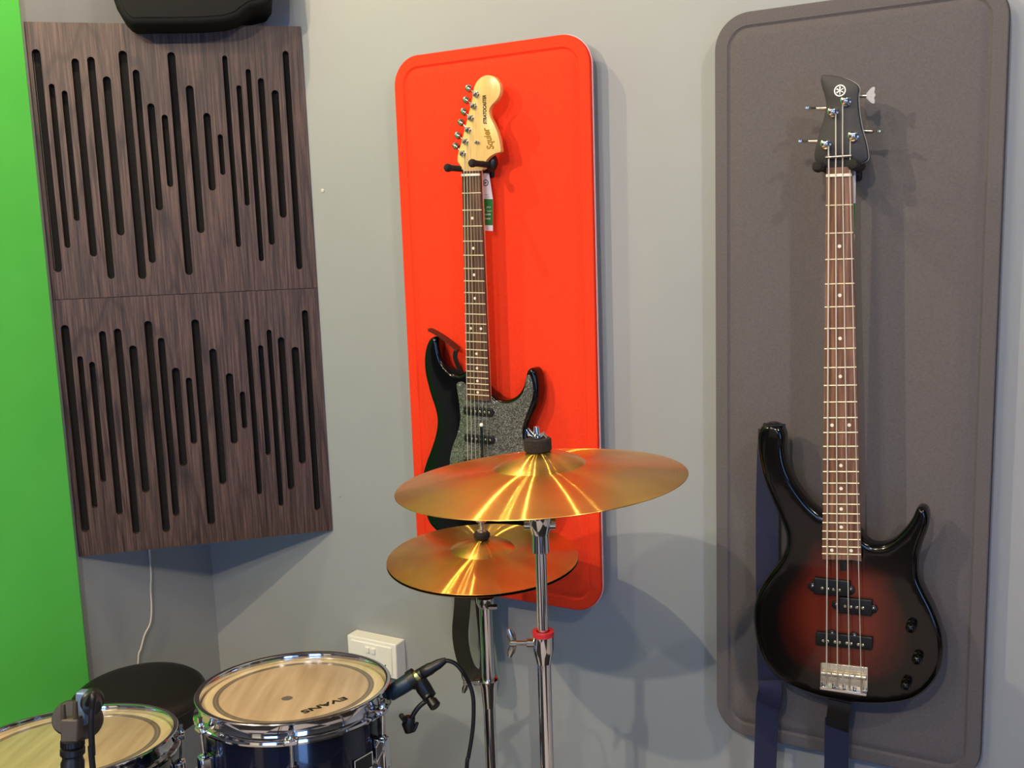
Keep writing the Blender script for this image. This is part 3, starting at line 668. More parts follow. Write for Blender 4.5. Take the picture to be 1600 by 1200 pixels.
# truss cover, pickups
def quad(mbx, pl, pxs, w, th, r, rad=.003):
    q = pl.px(pxs, w); q = q if area2(q) > 0 else q[::-1]; out = []
    for i in range(len(q)):
        p0, p1, p2 = q[i - 1], q[i], q[(i + 1) % len(q)]
        a = p1 + (p0 - p1).normalized() * rad; b_ = p1 + (p2 - p1).normalized() * rad
        for t_ in (0, .25, .5, .75, 1): out.append((1 - t_) ** 2 * a + 2 * t_ * (1 - t_) * p1 + t_ * t_ * b_)
    slab(mbx, pl, out, w, th, r, steps=3)
m_ = MB(); quad(m_, GB, [c3(345, 70), c3(396, 74), c3(394, 155), c3(345, 150)], WBB + .002, .002, .0006); weld(m_.build('truss_cover', 'blackp', bt))
def bpick(pxs, poles, ears):
    m_ = MB(); quad(m_, GB, [c3(*p) for p in pxs], WBB + .008, .008, .0016)
    o = weld(m_.build('pickup', 'blackp', bt))
    for e_ in ears:
        k_ = MB(); k_.lathe(GB.p(*c3(*e_), WBB), GB.n, [(.0075, 0), (.0075, .005), (.006, .006)], 18, True, True); k_.build('pickup_ear', 'blackp', o)
        k_ = MB(); disc(GB, k_, *c3(*e_), .0022, WBB + .006, .0014); k_.build('screw', 'steel', o)
    for p in poles:
        k_ = MB(); k_.lathe(GB.p(*c3(*p), WBB + .008), GB.n, [(.0028, -.002), (.0028, .0004), (.0018, .0012)], 14, True, True); k_.build('pole_piece', 'steel', o)
bpick([(150, 205), (424, 232), (420, 350), (146, 326)], [(214, 284), (258, 290), (300, 294), (343, 299)], [(142, 266), (428, 292)])
bpick([(338, 352), (590, 376), (586, 496), (332, 470)], [(386, 420), (430, 425), (474, 429), (518, 434)], [(322, 404), (598, 434)])
bpick([(165, 612), (592, 655), (588, 752), (163, 712)], [(222, 678), (256, 682), (310, 687), (343, 691), (398, 696), (430, 700), (484, 706), (518, 710)], [(288, 622), (456, 640)])
# bridge
m_ = MB(); quad(m_, GB, [c3(202, 842), c3(556, 880), c3(553, 1078), c3(200, 1018)], WBB + .003, .003, .0008, .003); bro = weld(m_.build('bridge', 'bridge', bt))
m_ = MB(); a = GB.p(*c3(202, 1022), WBB + .006); b_ = GB.p(*c3(552, 1074), WBB + .006); m_.box((a + b_) / 2, (b_ - a) / 2, GB.y * .003, GB.n * .006); m_.build('bridge_back_plate', 'chrome', bro, bevel=.001)
for i in range(4):
    a = GB.p(*bb[i], WBB + .010); x = (GB.p(*bb[3]) - GB.p(*bb[0])).normalized()
    m_ = MB(); m_.tube([a - x * .0085, a - x * .0028], .0048, 16); m_.tube([a + x * .0028, a + x * .0085], .0048, 16); m_.tube([a - x * .003, a + x * .003], .0036, 16)
    m_.tube([a - GB.y * .004, a - GB.y * .026 - GB.n * .003], .0021, 10); m_.build('saddle', 'bridge', bro)
    for s_ in (-1, 1):
        m_ = MB(); m_.cyl(a + x * .006 * s_ - GB.n * .006, a + x * .006 * s_ + GB.n * .0065, .0015, seg=8); m_.build('height_screw', 'steel', bro)
for p in [(222, 1000), (302, 1008), (380, 1018), (458, 1032), (535, 1040)]:
    m_ = MB(); disc(GB, m_, *c3(*p), .0036, WBB + .003, .002, dome=.6); m_.build('mounting_screw', 'chrome', bro)
for p in [(885, 560), (932, 798), (848, 992)]:
    m_ = MB(); m_.lathe(GB.p(*c3(*p), WBB), GB.n, [(.0088, 0), (.0088, .002), (.0078, .003), (.0082, .012), (.0078, .0165), (.006, .019), (.003, .0205), (.0004, .021)], 28, True, True)
    m_.build('control_knob', 'black', bt)
# strap button
m_ = MB(); c = GB.p(1209, 667, -.03); m_.lathe(c, GB.y, [(.006, -.006), (.0045, 0), (.0045, .003), (.0085, .006), (.0085, .008)], 20, True, True); m_.build('strap_button', 'blackp', bt)
# bass strap
bs = thing('bass_strap', GB.p(1200, 1190, -.05), 'navy blue webbing strap hanging behind the sunburst bass', 'strap')
P = [GB.p(1218, 672, -.052), GB.p(1210, 667, -.044), GB.p(1200, 664, -.038), GB.p(1192, 668, -.044), GB.p(1187, 685, -.054)]
MB().ribbon(spline([GB.p(1213, 665, -.016), GB.p(1209, 663, -.030), GB.p(1207, 666, -.050), GB.p(1205, 678, -.058)], 3), GB.x, [.034] * 10, .003).build('leather_end', 'leatherb', bs)
P = [GB.p(1203, 672, -.060), GB.p(1201, 720, -.064), GB.p(1199, 800, -.066), GB.p(1199, 900, -.066), GB.p(1200, 1000, -.062), GB.p(1202, 1062, -.050), GB.p(1203, 1080, -.042), GB.p(1201, 1090, -.048), GB.p(1199, 1105, -.052), GB.p(1197, 1150, -.054), GB.p(1195, 1210, -.054), GB.p(1193, 1300, -.054), GB.p(1240, 1350, -.054), GB.p(1300, 1300, -.056), GB.p(1306, 1210, -.056), GB.p(1307, 1150, -.050), GB.p(1308, 1125, -.045)]
MB().ribbon(spline(P, 4), GB.x, .043, .002).build('webbing', 'navyw', bs)
MB().ribbon(spline([GB.p(1203, 1063, -.040), GB.p(1204, 1074, -.034), GB.p(1204, 1088, -.036), GB.p(1202, 1100, -.046)], 4), (GB.x - GB.y * .22), .043, .004).build('webbing_fold', 'navyw', bs)
P = [GB.p(1312, 1096, -.030), GB.p(1311, 1108, -.030), GB.p(1309, 1122, -.036), GB.p(1308, 1138, -.046)]
MB().ribbon(spline(P, 4), (GB.x - GB.y * .3), [.040] * 13, .003).build('leather_tail', 'leatherb', bs)
hanger('bass_hanger', 'black two-ball hanger holding the bass on the charcoal panel', (1277.5, 260), (1333, 257), 1.705, 1.770, 1.829, .0078)
TG = Plane(atY(1334, 320, 1.752), (0, -1, 0), (1, 0, 0))
bt2, card2 = tagp('hang_tag', [(1322, 269), (1337, 268), (1336.6, 310), (1336, 362), (1335, 376), (1322, 376)], 'narrow white and green paper tag behind the neck of the sunburst bass', None, [(1322, 317), (1336.5, 317.5), (1335.9, 366), (1322, 366)], 0, 0, 0)

# ------------------------------------------------------------------ cymbals
def frame_of(n):
    n = V(n).normalized(); x = (RT - n * RT.dot(n)).normalized(); y = n.cross(x)
    return Matrix((x, y, n)).transposed()
def cymbal(name, c, n, R, rb, hb, H, m, label, cat='cymbal', group=None, flip=1, hole=.006):
    n = V(n).normalized(); c = V(c); prof = []
    k = 26
    for i in range(k + 1):                      # bow
        t_ = i / k; r_ = R + (rb - R) * t_; h = (H - hb) * (1 - ((r_ - rb) / (R - rb)) ** 1.6) ; prof.append((r_, h))
    for i in range(1, 15):
        t_ = i / 14; r_ = rb + (hole - rb) * t_; h = (H - hb) + hb * (1 - (r_ / rb) ** 2.1) ** .9; prof.append((r_, h))
    th = .0012
    full = [(r_, (h - th) * flip) for r_, h in prof[::-1]] + [(R + .0003, -th * .5 * flip)] + [(r_, h * flip) for r_, h in prof]
    mb = MB(); mb.lathe(c, n, full, 160); o = mb.build(name, m, origin=c, frame=frame_of(n), angle=30)
    return tag(o, label, cat, group)
CC = V((-.6259, 1.192, 1.1601)); CN = V((-.0538, -.0078, .9985)).normalized()
cymbal('crash_cymbal', CC, CN, .2032, .065, .020, .041, 'bronze', 'large bronze crash cymbal with a thick black felt, above the two hi-hat cymbals')
HCn = V((-.9226, 1.5168, .9098)); HN = V((.0223, -.0418, .9989)).normalized()
ch = cymbal('hi_hat_cymbal', HCn, HN, .1778, .059, .018, .034, 'bronze2', 'upper hi-hat cymbal, smaller bronze disc below the crash cymbal', group='hi-hat pair')
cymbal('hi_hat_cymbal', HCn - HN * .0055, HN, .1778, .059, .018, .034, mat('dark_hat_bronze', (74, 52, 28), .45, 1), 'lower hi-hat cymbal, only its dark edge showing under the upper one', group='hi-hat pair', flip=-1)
# faint lettering on hi hat
ht_o = HCn + HN * .0105
fr3 = frame_of(HN)
text('cymbal_lettering', 'S |', HCn + fr3 @ V((.104, .012, .0195)), fr3 @ V((.15, -1, 0)), fr3 @ V((1, .15, 0)), .018, mat('faded_print', (120, 70, 30), .5, .4), ch, .0004)

def chrome_stand(name, label, base, top, r, cat='stand'):
    t = thing(name, (base.x, base.y, 0), label, cat); return t
def tripod(t, c, hgt, rad, ang0, r=.0075):
    for k in range(3):
        a = ang0 + k * 2 * PI / 3; d = V((math.cos(a), math.sin(a), 0)); side = V((-d.y, d.x, 0)) * .009
        m_ = MB()
        for s_ in (-1, 1): m_.tube([V((c.x, c.y, hgt)) + d * .02 + side * s_, V((c.x, c.y, .012)) + d * rad + side * s_ * .4], .005, 8)
        o = m_.build('leg', 'chrome', t); f_ = MB(); f_.ball(V((c.x, c.y, .012)) + d * rad, .012); f_.build('rubber_foot', 'rubber', o)
    m_ = MB(); m_.cyl((c.x, c.y, hgt - .02), (c.x, c.y, hgt + .02), r + .012); m_.build('leg_collar', 'chrome', t)
# crash stand
zc = 1.352
def cs(u, v): return atD(u, v, zc)
pt = CC + CN * .04
p830 = cs(838, 838); low = cs(837, 1200)
# keep the stand on one vertical line through the cymbal centre
ax = V((CC.x - .004, CC.y + .001, 0))
def onax(v, x=838, a=None):     # height on the stand axis shown at image row v
    a = a or ax; d = ray(x, v); dh = math.hypot(d.x, d.y); dist = math.hypot(a.x, a.y); return CAM.z + d.z * dist / dh
st = thing('cymbal_stand', (ax.x, ax.y, 0), 'chrome stand carrying the large crash cymbal, red ring on its collar', 'stand')
z1, z2, z3 = onax(808), onax(835), onax(862)
zt = pt.z
MB().cyl((ax.x, ax.y, z2), (ax.x, ax.y, zt + .030), .0035).build('threaded_rod', 'chrome', st)
m_ = MB(); m_.lathe((ax.x, ax.y, 0), (0, 0, 1), [(.004, z1 + .02), (.0185, z1 + .016), (.0195, z1 + .004), (.0185, z1 - .004), (.013, z2 + .002), (.010, z2 - .002)], 32, True, True)
m_.cyl(V((ax.x, ax.y, z2 + .016)) - RT * .022, V((ax.x, ax.y, z2 + .016)) + RT * .022, .009); tl = m_.build('tilter', 'chrome', st)
m_ = MB(); m_.cyl((ax.x, ax.y, z3), (ax.x, ax.y, z2), .0125, .0118, 28); m_.build('tilter_sleeve', 'chrome', st)
zk = onax(990); zk2 = onax(1036)
MB().cyl((ax.x, ax.y, zk - .05), (ax.x, ax.y, z3 + .002), .0080, seg=28).build('upper_tube', 'chrome', st)
m_ = MB(); m_.lathe((ax.x, ax.y, 0), (0, 0, 1), [(.0106, zk2), (.0132, zk2 + .012), (.0152, zk2 + .022), (.0152, zk - .002), (.0105, zk + .001), (.0085, zk + .001)], 32, True, True)
cl = m_.build('height_collar', 'chrome', st)
m_ = MB(); m_.lathe((ax.x, ax.y, 0), (0, 0, 1), [(.0095, zk - .002), (.0095, zk + .004), (.0156, zk + .004), (.0156, zk - .003)], 32); m_.build('collar_ring', 'redp', st)
def wingbolt(t, c, d, ln, nm='wing_bolt', s=1):
    d = V(d).normalized(); m_ = MB(); m_.cyl(c, c + d * ln, .0035 * s); m_.cyl(c, c + d * ln * .35, .0065 * s)
    u_ = V((0, 0, 1)); e_ = c + d * ln
    m_.lathe(e_ - d * .004, d, [(.006 * s, 0), (.006 * s, .008 * s), (.003, .010 * s)], 16, True, True)
    for sg in (-1, 1): m_.tube([e_ + u_ * .003 * sg, e_ + u_ * .012 * sg * s + d * .003, e_ + u_ * .021 * sg * s + d * .006], [.005 * s, .0062 * s, .0035 * s], 12, flat=.55)
    m_.build(nm, 'steel', t)
wingbolt(cl, V((ax.x, ax.y, (zk + zk2) / 2 + .008)) - RT * .013, -RT, .030)
MB().cyl((ax.x, ax.y, .25), (ax.x, ax.y, zk2 + .003), .0100, seg=28).build('lower_tube', 'chrome', st)
tripod(st, ax, .34, .26, .4)
# felt and wing nut on top of the crash
fz = pt + CN * .001
m_ = MB(); m_.lathe(fz, CN, [(.004, .0), (.0180, 0), (.0192, .002), (.0195, .015), (.0185, .0172), (.004, .0172)], 36); m_.build('felt_washer', 'felt', st)
m_ = MB(); e0 = fz + CN * .018; m_.lathe(e0, CN, [(.007, 0), (.007, .004), (.0045, .006), (.004, .016), (.001, .017)], 20, True, True)
for sg in (-1, 1): m_.tube([e0 + RT * .004 * sg + CN * .003, e0 + RT * .009 * sg + CN * .006, e0 + RT * .0125 * sg + CN * (.013 if sg < 0 else .0)], [.0035, .005, .0028], 12, flat=.5)
m_.build('wing_nut', 'chrome', st)
# hi-hat stand
hx = V((HCn.x + .0015, HCn.y, 0)); aX = lambda v: onax(v, 754, hx)
hs_ = thing('hi_hat_stand', (hx.x, hx.y, 0), 'chrome hi-hat stand under the two smaller cymbals', 'stand')
pt2 = HCn + HN * .033
MB().cyl((hx.x, hx.y, aX(960)), (hx.x, hx.y, pt2.z + .034), .0034, seg=14).build('pull_rod', 'chrome', hs_)
m_ = MB(); m_.lathe(pt2, HN, [(.004, 0), (.0115, .001), (.0152, .005), (.0152, .011), (.012, .0145), (.004, .015)], 30); m_.build('felt_washer', 'felt', hs_)
m_ = MB(); m_.lathe(pt2 + HN * .0145, HN, [(.009, 0), (.009, .0035), (.0055, .005), (.0055, .018), (.0085, .019), (.012, .023), (.009, .0245)], 24, True, True); m_.build('clutch', 'chrome', hs_)
zb = aX(946)
m_ = MB(); m_.lathe((hx.x, hx.y, 0), (0, 0, 1), [(.006, aX(955)), (.014, zb - .001), (.0165, zb + .006), (.017, zb + .016), (.010, zb + .019)], 28, True, True); m_.cyl(V((hx.x, hx.y, zb)) + RT * .006 - FW * .012, V((hx.x, hx.y, zb)) + RT * .022 - FW * .012, .005); m_.build('seat_cup', 'chrome', hs_)
zl = aX(1062); zl2 = aX(1105)
MB().cyl((hx.x, hx.y, zl - .05), (hx.x, hx.y, zb + .004), .0118, seg=28).build('upper_tube', 'chrome', hs_)
m_ = MB(); m_.lathe((hx.x, hx.y, 0), (0, 0, 1), [(.0115, zl2), (.0125, zl2 + .004), (.0158, zl - .012), (.0185, zl - .003), (.0185, zl), (.012, zl + .001)], 30, True, True); cl = m_.build('height_collar', 'chrome', hs_)
wingbolt(cl, V((hx.x, hx.y, zl - .006)) - RT * .016, -RT, .026)
MB().cyl((hx.x, hx.y, .2), (hx.x, hx.y, zl2 + .003), .0118, seg=28).build('lower_tube', 'chrome', hs_)
tripod(hs_, hx, .3, .24, 1.1)

# ------------------------------------------------------------------ drums
def drum(name, c, n, R, depth, lugs, head, label, phi0, badge=None):
    n = V(n).normalized(); c = V(c); fm = frame_of(n); t = thing(name, c - n * (depth + .03), label, 'drum')
    X = fm @ V((1, 0, 0)); Fd = -(FW - n * FW.dot(n)).normalized()
    # shell
    m_ = MB(); rs = R - .0125
    m_.lathe(c, n, [(rs - .006, -.016), (rs - .001, -.017), (rs, -.020), (rs, -.02 - depth), (rs - .006, -.02 - depth)], 96); m_.build('shell', 'navy', t)
    def hoop(top):
        s_ = 1 if top else -1; b0 = 0 if top else -depth - .036
        pr = [(R - .0095, -.020), (R - .0095, -.0035), (R - .0085, -.0012), (R - .0062, 0), (R - .001, 0), (R, -.0012), (R - .0005, -.0026), (R - .0065, -.0042), (R - .0072, -.006), (R - .0072, -.020), (R - .006, -.024), (R + .002, -.0275), (R + .003, -.031), (R + .0015, -.0345), (R - .001, -.0345), (R - .001, -.030), (R - .0095, -.025)]
        m_ = MB(); m_.lathe(c + n * b0, n, [(r_, h * s_) for r_, h in pr] + [(pr[0][0], pr[0][1] * s_)], 120); return m_.build('hoop', 'chrome', t)
    hoop(True); hoop(False)
    # film head
    m_ = MB(); rh = R - .0098
    rings = [(rh, -.020), (rh - .001, -.0135), (rh - .004, -.0115), (rh - .010, -.0108), (rh * .5, -.0106), (.002, -.0106)]
    m_.lathe(c, n, rings, 96, False, True); ho = m_.build('drum_head', head, t, origin=c, frame=fm, angle=60)
    m_ = MB(); m_.lathe(c - n * (depth + .03), n, [(rh, 0), (.002, 0)], 64, False, True); m_.build('resonant_head', 'white', t)
    for k in range(lugs):
        a = phi0 + 2 * PI * k / lugs; d = Fd * math.cos(a) + X * math.sin(a); sd = n.cross(d)
        hp_ = c + d * (R + .004)
        m_ = MB(); m_.box(c + d * (rs + .011) - n * .098, d * .011, sd * .010, n * .026)
        m_.lathe(c + d * (rs + .0135) - n * .078, n, [(.0075, 0), (.0075, .008), (.0055, .011)], 16, True, True)
        lo = m_.build('lug', 'chrome', t, bevel=.004, seg=3)
        m_ = MB(); m_.box(hp_ - n * .0275 - d * .003, d * .0085, sd * .0115, n * .0045); m_.build('hoop_ear', 'chrome', t, bevel=.0025)
        m_ = MB(); m_.cyl(c + d * (rs + .0135) - n * .078, hp_ - n * .012, .0029, seg=12); m_.lathe(hp_ - n * .0225, n, [(.0068, 0), (.0068, .002), (.0052, .003), (.0045, .006)], 16, True, True)
        m_.box(hp_ - n * .0125, d * .003, sd * .003, n * .0055); m_.build('tension_rod', 'chrome', t)
    return t, ho, fm, X, Fd, n, c, rs
TC = (-1.1105, 1.1956, .7581); TN = (-.0324, .0624, .9975)
tm, ho, fm, X, Fd, n, c, rs = drum('rack_tom', TC, TN, .1625, .20, 6, 'head1', 'navy blue rack tom with chrome hoop, microphone clipped at its rim', math.radians(10))
# prints on the head
hn = c - n * .0104
def onhead(u, v): return hit(u, v, hn, n)
a = onhead(448.5, 1091)
m_ = MB(); m_.lathe(a, n, [(.0095, 0), (.0001, .0002)], 28, False, False); m_.build('centre_dot', mat('grey_print', (104, 98, 90), .5), ho)
o0 = onhead(280 + 985 / 3.81, 960 + 505 / 3.81 - 4); o1 = onhead(280 + 722 / 3.81, 960 + 588 / 3.81 - 3)
xd = (o1 - o0); text('brand_lettering', 'EVANS', o0, xd, n.cross(xd), .0135, 'inkb', ho, .0004, fat=.03, width=xd.length)
# badge
db = Fd * math.cos(math.radians(56)) + X * math.sin(math.radians(56)); sd = n.cross(db)
if sd.dot(RT) < 0: sd = -sd
m_ = MB(); m_.box(c + db * (rs + .0008) - n * .103, sd * .021, n * .013, db * .001); bg = m_.build('badge', 'blackp', tm)
m_ = MB()
for (ox_, oz_, w_, h_) in ((0, .0125, .021, .0006), (0, -.0125, .021, .0006), (-.0205, 0, .0006, .0125), (.0205, 0, .0006, .0125)): m_.box(c + db * (rs + .0019) - n * .103 + sd * ox_ + n * oz_, sd * w_, n * h_, db * .0004)
m_.build('badge_border', 'silver', bg)
# tom mount bracket and post
dm = Fd * math.cos(math.radians(100)) + X * math.sin(math.radians(100))
dq = Fd * math.cos(math.radians(72)) + X * math.sin(math.radians(72))
m_ = MB(); m_.lathe(c + dq * (rs - .004) - n * .125, dq, [(.026, 0), (.026, .006), (.018, .012), (.016, .022), (.006, .026)], 24, True, True); m_.build('vent_mount', 'chrome', tm)
lt = drum('large_rack_tom', (-1.4664, 1.0169, .6643), (-.0634, .1037, .9926), .178, .145, 6, 'head2', 'larger navy tom with chrome hoop in front of the black stool, cut by the frame', math.radians(-8))

# bass drum underneath, holds the toms
bc = V((-1.30, 1.09, .232)); bd = V((.55, -.83, 0)).normalized()
bdt = thing('bass_drum', (bc.x, bc.y, 0), 'navy bass drum on the floor under the two toms', 'drum')
MB().lathe(bc, bd, [(.205, -.17), (.21, -.17), (.21, .17), (.205, .17)], 72).build('shell', 'navy', bdt)
for s_ in (-1, 1):
    MB().lathe(bc + bd * .17 * s_, bd, [(.208, -.02), (.228, -.02), (.228, .02), (.208, .02), (.208, -.02)], 72).build('hoop', 'black', bdt)
    MB().lathe(bc + bd * .172 * s_, bd, [(.208, 0), (.002, 0)], 64, False, True).build('drum_head', 'white', bdt)
mp = bc + V((0, 0, .2)); MB().cyl(mp, V((-1.262, 1.075, .60)), .012).build('mount_post', 'chrome', bdt)
MB().tube([V((-1.262, 1.075, .58)), V((-1.20, 1.12, .60)), TC and V((TC[0], TC[1], 0)) + V((-.10, -.07, .615))], .0075).build('mount_arm', 'chrome', bdt)
MB().tube([V((-1.262, 1.075, .56)), V((-1.29, 1.07, .555)), V((-1.33, 1.05, .545))], .0075).build('mount_arm', 'chrome', bdt)

# ------------------------------------------------------------------ stool
sc_ = V((-1.819, 1.446, .4943)); sn = V((.0418, -.0365, .9985)).normalized()
stl = thing('drum_stool', (sc_.x, sc_.y, 0), 'round black padded drum stool in the corner behind the toms', 'stool')
m_ = MB(); pr = [(.001, .004), (.08, .0035), (.12, .002), (.138, -.002), (.1465, -.009), (.150, -.018), (.150, -.052), (.147, -.060), (.14, -.066), (.001, -.066)]
m_.lathe(sc_, sn, pr, 80); m_.build('seat', 'vinyl', stl)
m_ = MB(); m_.lathe(sc_ - sn * .02, sn, [(.1498, -.0015), (.1515, 0), (.1498, .0015)], 80); m_.build('seat_piping', 'vinyl', stl)
MB().cyl((sc_.x, sc_.y, .12), (sc_.x, sc_.y, sc_.z - .06), .014).build('post', 'chrome', stl)
tripod(stl, sc_, .24, .17, .2)

# ------------------------------------------------------------------ double wall socket box
ot = thing('double_wall_socket', (-1.45, D, .43), 'white surface-mounted double wall socket between the tom and the red panel', 'wall socket')
oy = 1.84
m_ = MB(); m_.abox(-1.5241, -1.3762, oy, D, .4365, .5265); m_.build('back_box', 'white', ot, bevel=.003)
m_ = MB(); m_.abox(-1.512, -1.388, oy - .0035, oy + .001, .446, .517); fp = m_.build('face_plate', 'white', ot, bevel=.0015)
for x in (-1.459, -1.441):
    m_ = MB(); m_.abox(x - .006, x + .006, oy - .0085, oy - .003, .494, .508); m_.build('switch', 'white', fp, bevel=.001)
for x0 in (-1.485, -1.415):
    m_ = MB()
    for dx, dz, a in ((-.007, .468, .5), (.007, .468, -.5), (0, .455, 0)):
        m_.box((x0 + dx, oy - .0037, dz), V((math.cos(a), 0, math.sin(a))) * .0012, V((-math.sin(a), 0, math.cos(a))) * .004, V((0, .0006, 0)))
    m_.build('socket_slots', 'inkb', fp)

# ------------------------------------------------------------------ tom microphone
zm = 1.70
mo = thing('drum_microphone', atD(617, 1083, zm), 'dark blue-grey microphone clipped to the rim of the navy rack tom', 'microphone')
a = atD(606, 1086, zm); b_ = atD(650, 1058, zm); d = (b_ - a).normalized()
m_ = MB(); m_.tube([a, a + d * .006, a + (b_ - a) * .5, b_ - d * .002, b_], [.011, .0135, .0145, .0150, .0138], 28); mb1 = m_.build('microphone_body', 'mic', mo)
MB().tube([b_ - d * .001, b_ + d * .008], .0105, 24).build('metal_ring', mat('brass_connector', (196, 186, 120), .3, .9), mo)
mx_ = V(RT) * 0
m_ = MB(); p0 = atD(652, 1056, zm); p1 = atD(697, 1031, zm); dd = (p1 - p0).normalized(); Lx = (p1 - p0).length
prof = [(.0098, 0), (.0105, .08), (.0105, .16), (.0092, .17), (.0105, .20), (.0105, .45), (.0092, .55), (.0085, .75), (.0060, .92), (.0045, 1)]
m_.lathe(p0, dd, [(r_, h * Lx) for r_, h in prof], 28, True, True); m_.build('cable_connector', 'blackp', mo)
P = [atD(560 + x / 4, 940 + y / 4, zm + (.01 if y > 500 else 0)) for x, y in ((528, 370), (570, 372), (615, 395), (655, 445), (690, 505), (712, 570), (720, 640), (718, 760), (705, 870), (688, 970), (676, 1060))]
P += [P[-1] + V((-.02, 0, -.2)), V((P[-1].x - .05, P[-1].y, .02))]
tag(MB().tube(spline(P, 6), .0036, 12).build('microphone_cable', 'cable'), 'black cable curving down from the rack tom microphone past the hi-hat stand', 'cable')
# clip, knob, gooseneck, rim clamp
m_ = MB(); m_.tube([atD(655, 1062, zm - .004), atD(662, 1075, zm - .004), atD(672, 1090, zm - .004)], [.012, .0135, .012], 20, flat=.8); m_.lathe(b_ - d * .012, d, [(.0148, 0), (.0172, 0), (.0172, .012), (.0148, .012)], 24); m_.build('swivel_clip', 'blackp', mo, bevel=0)
kA = atD(672, 1092, zm - .01); kd = (atD(682, 1106, zm - .02) - kA).normalized()
m_ = MB(); m_.lathe(kA, kd, [(.0115, -.006), (.0115, -.002), (.007, 0), (.007, .004), (.0095, .005), (.0100, .016), (.008, .018)], 18, True, True); m_.build('clip_knob', 'blackp', mo)
m_ = MB(); m_.tube(spline([atD(668, 1094, zm), atD(657, 1102, zm), atD(648, 1113, zm), atD(642, 1125, zm)], 5), .0042, 12); m_.build('gooseneck', 'blackp', mo)
m_ = MB(); m_.tube([atD(641, 1120, zm), atD(638, 1132, zm), atD(640, 1144, zm)], [.009, .0115, .008], 14); m_.tube(spline([atD(640, 1142, zm), atD(647, 1141, zm), atD(652, 1129, zm)], 4), .003, 10); m_.tube([atD(636, 1130, zm), atD(627, 1118, zm - .02)], .0045, 10); m_.build('rim_clamp', 'blackp', mo)

# ------------------------------------------------------------------ microphone on stand in front of the large tom
zf = 1.0
def q1(x, y, dz=0): return atD(x / 10, 1080 + y / 10, zf + dz)
ms = thing('microphone', q1(1150, 400), 'grey microphone held in a fork clip above the larger tom', 'microphone')
m_ = MB(); c0 = q1(1130, 420, .015); ad = (FW * .86 + RT * -.1 + UP * -.35).normalized()
m_.lathe(c0, ad, [(.004, -.014), (.0155, -.014), (.0172, -.010), (.0172, .016), (.019, .03), (.019, .045), (.012, .058), (.002, .062)], 40, True, True); m_.build('microphone_body', mat('bronze_grey_metal', (36, 33, 28), .6, 0), ms)
m_ = MB(); m_.box(q1(1300, 250, .010), RT * .0055, UP * .017, FW * .007); m_.build('housing', mat('blue_grey_metal', (110, 134, 160), .4, .4), ms, bevel=.002)
cx = q1(1440, 200, -.004); m_ = MB(); m_.lathe(cx, (ray(144, 1095).normalized() + UP * .22).normalized(), [(.0035, -.016), (.0085, -.014), (.0094, -.009), (.0094, .006), (.0112, .008), (.0112, .024)], 30, True, True); m_.build('connector', 'blackp', ms)
P = [cx - FW * .012 + UP * .002, q1(1445, 40, -.030), q1(1452, 120, -.036), q1(1440, 260, -.034), q1(1430, 400, -.034), q1(1430, 700, -.032), q1(1445, 1000, -.03), q1(1455, 1250, -.03)]
P += [P[-1] + V((0, 0, -.3)), V((P[-1].x, P[-1].y, .01))]
tag(MB().tube(spline(P, 6), .0030, 12).build('microphone_cable', 'cable'), 'black cable hanging straight down from the grey microphone over the larger tom', 'cable')
sd_ = thing('microphone_stand', (q1(1150, 1100).x, q1(1150, 1100).y, 0), 'black microphone stand with fork clip in front of the larger tom', 'stand')
m_ = MB()
m_.tube([q1(985, 210, -.016), q1(990, 400, -.016), q1(1010, 470, -.014)], [.0022, .0028, .003], 12); m_.tube([q1(1175, 160, -.016), q1(1180, 380, -.016), q1(1190, 470, -.014)], [.0022, .0028, .003], 12)
ck = m_.build('clip_fork', mat('bronze_plastic', (74, 62, 48), .35, .2), sd_)
m_ = MB(); m_.box(q1(1125, 590, -.012), RT * .0088, UP * .0118, FW * .007); m_.build('clip_block', mat('brown_grey_plastic', (70, 62, 52), .5), sd_, bevel=.002)
kb = q1(1135, 745, -.012); ky = -UP * 1
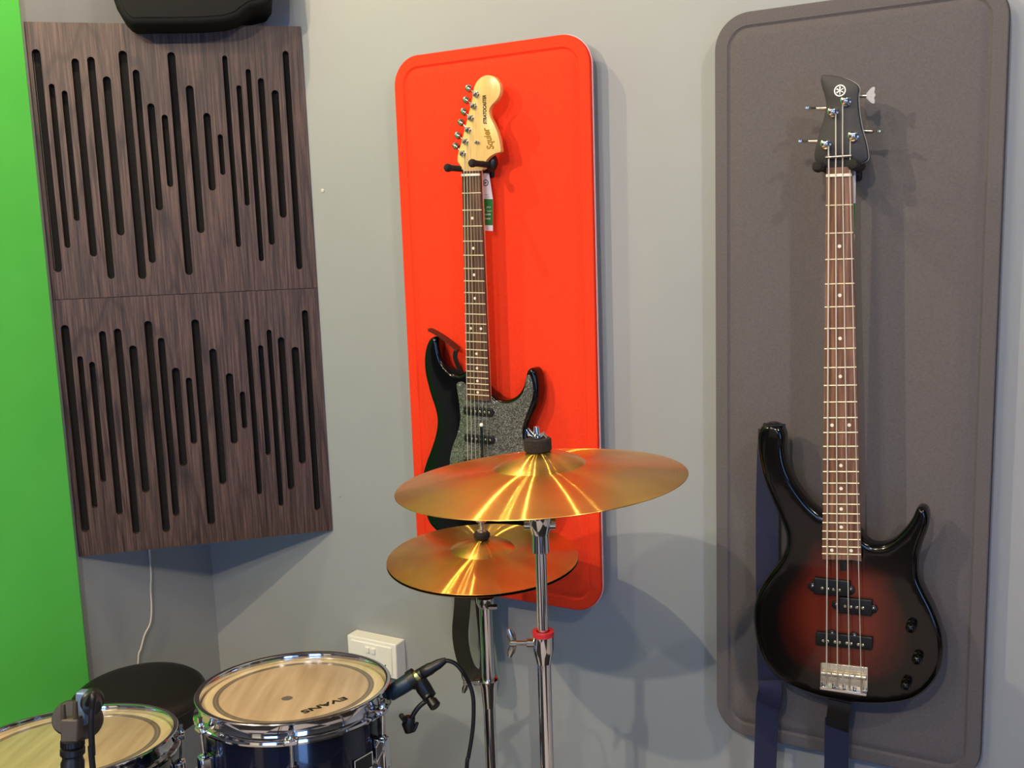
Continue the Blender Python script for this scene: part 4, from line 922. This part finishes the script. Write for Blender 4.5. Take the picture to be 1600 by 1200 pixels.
m_ = MB(); m_.lathe(kb, ky, [(.0095, 0), (.0108, .001), (.0108, .0065), (.0095, .0075)], 24, True, True)
for k in range(24):
    an = 2 * PI * k / 24; dd_ = RT * math.cos(an) + FW * math.sin(an); m_.box(kb + dd_ * .0109 + ky * .0038, dd_ * .0006, UP * .003, ky.cross(dd_) * .0005)
m_.build('knurled_ring', 'blackp', sd_)
m_ = MB(); m_.lathe(kb + ky * .0078, ky, [(.0095, 0), (.0118, .0015), (.0118, .007), (.0098, .009), (.0098, .012), (.0112, .015), (.0112, .036), (.0095, .045), (.006, .047)], 28, True, True); m_.build('thread_collar', 'blackp', sd_)
bz = kb + ky * .046; MB().cyl(bz, V((bz.x, bz.y, .03)), .008).build('stand_pole', 'blackp', sd_)
MB().lathe((bz.x, bz.y, 0), (0, 0, 1), [(.11, 0), (.11, .012), (.09, .022), (.012, .034)], 40, True, True).build('stand_base', 'blackp', sd_)

# ------------------------------------------------------------------ light: ceiling spots and blue world fill through the added openings
LIGHTS = [((-1.72, -.58, 2.75), 112, (1, .80, .54)), ((-.15, -1.30, 2.75), 122, (1, .86, .68)), ((-.95, -1.43, 2.75), 54, (1, .84, .62)),
          ((.99, .03, 2.75), 58, (1, .90, .76)), ((-1.55, 1.20, 2.75), 36, (1, .78, .48)), ((-.85, -.20, 2.75), 24, (1, .85, .64)), ((.70, .90, 2.75), 8, (1, .9, .76))]
fx = None
for i, (p, w, c) in enumerate(LIGHTS):
    ld = bpy.data.lights.new('ceiling_spot', 'POINT'); ld.energy = w; ld.color = c; ld.shadow_soft_size = .016
    lo = bpy.data.objects.new('ceiling_spot_light', ld); COL.objects.link(lo); lo.location = p
w = bpy.data.worlds.new('world'); SC.world = w; w.use_nodes = True
bg_ = w.node_tree.nodes['Background']; bg_.inputs['Color'].default_value = (.24, .46, 1.0, 1); bg_.inputs['Strength'].default_value = 6.5
SC.view_settings.view_transform = 'Standard'; SC.view_settings.look = 'None'; SC.view_settings.gamma = 1; SC.view_settings.exposure = 0
SC.view_settings.use_curve_mapping = False
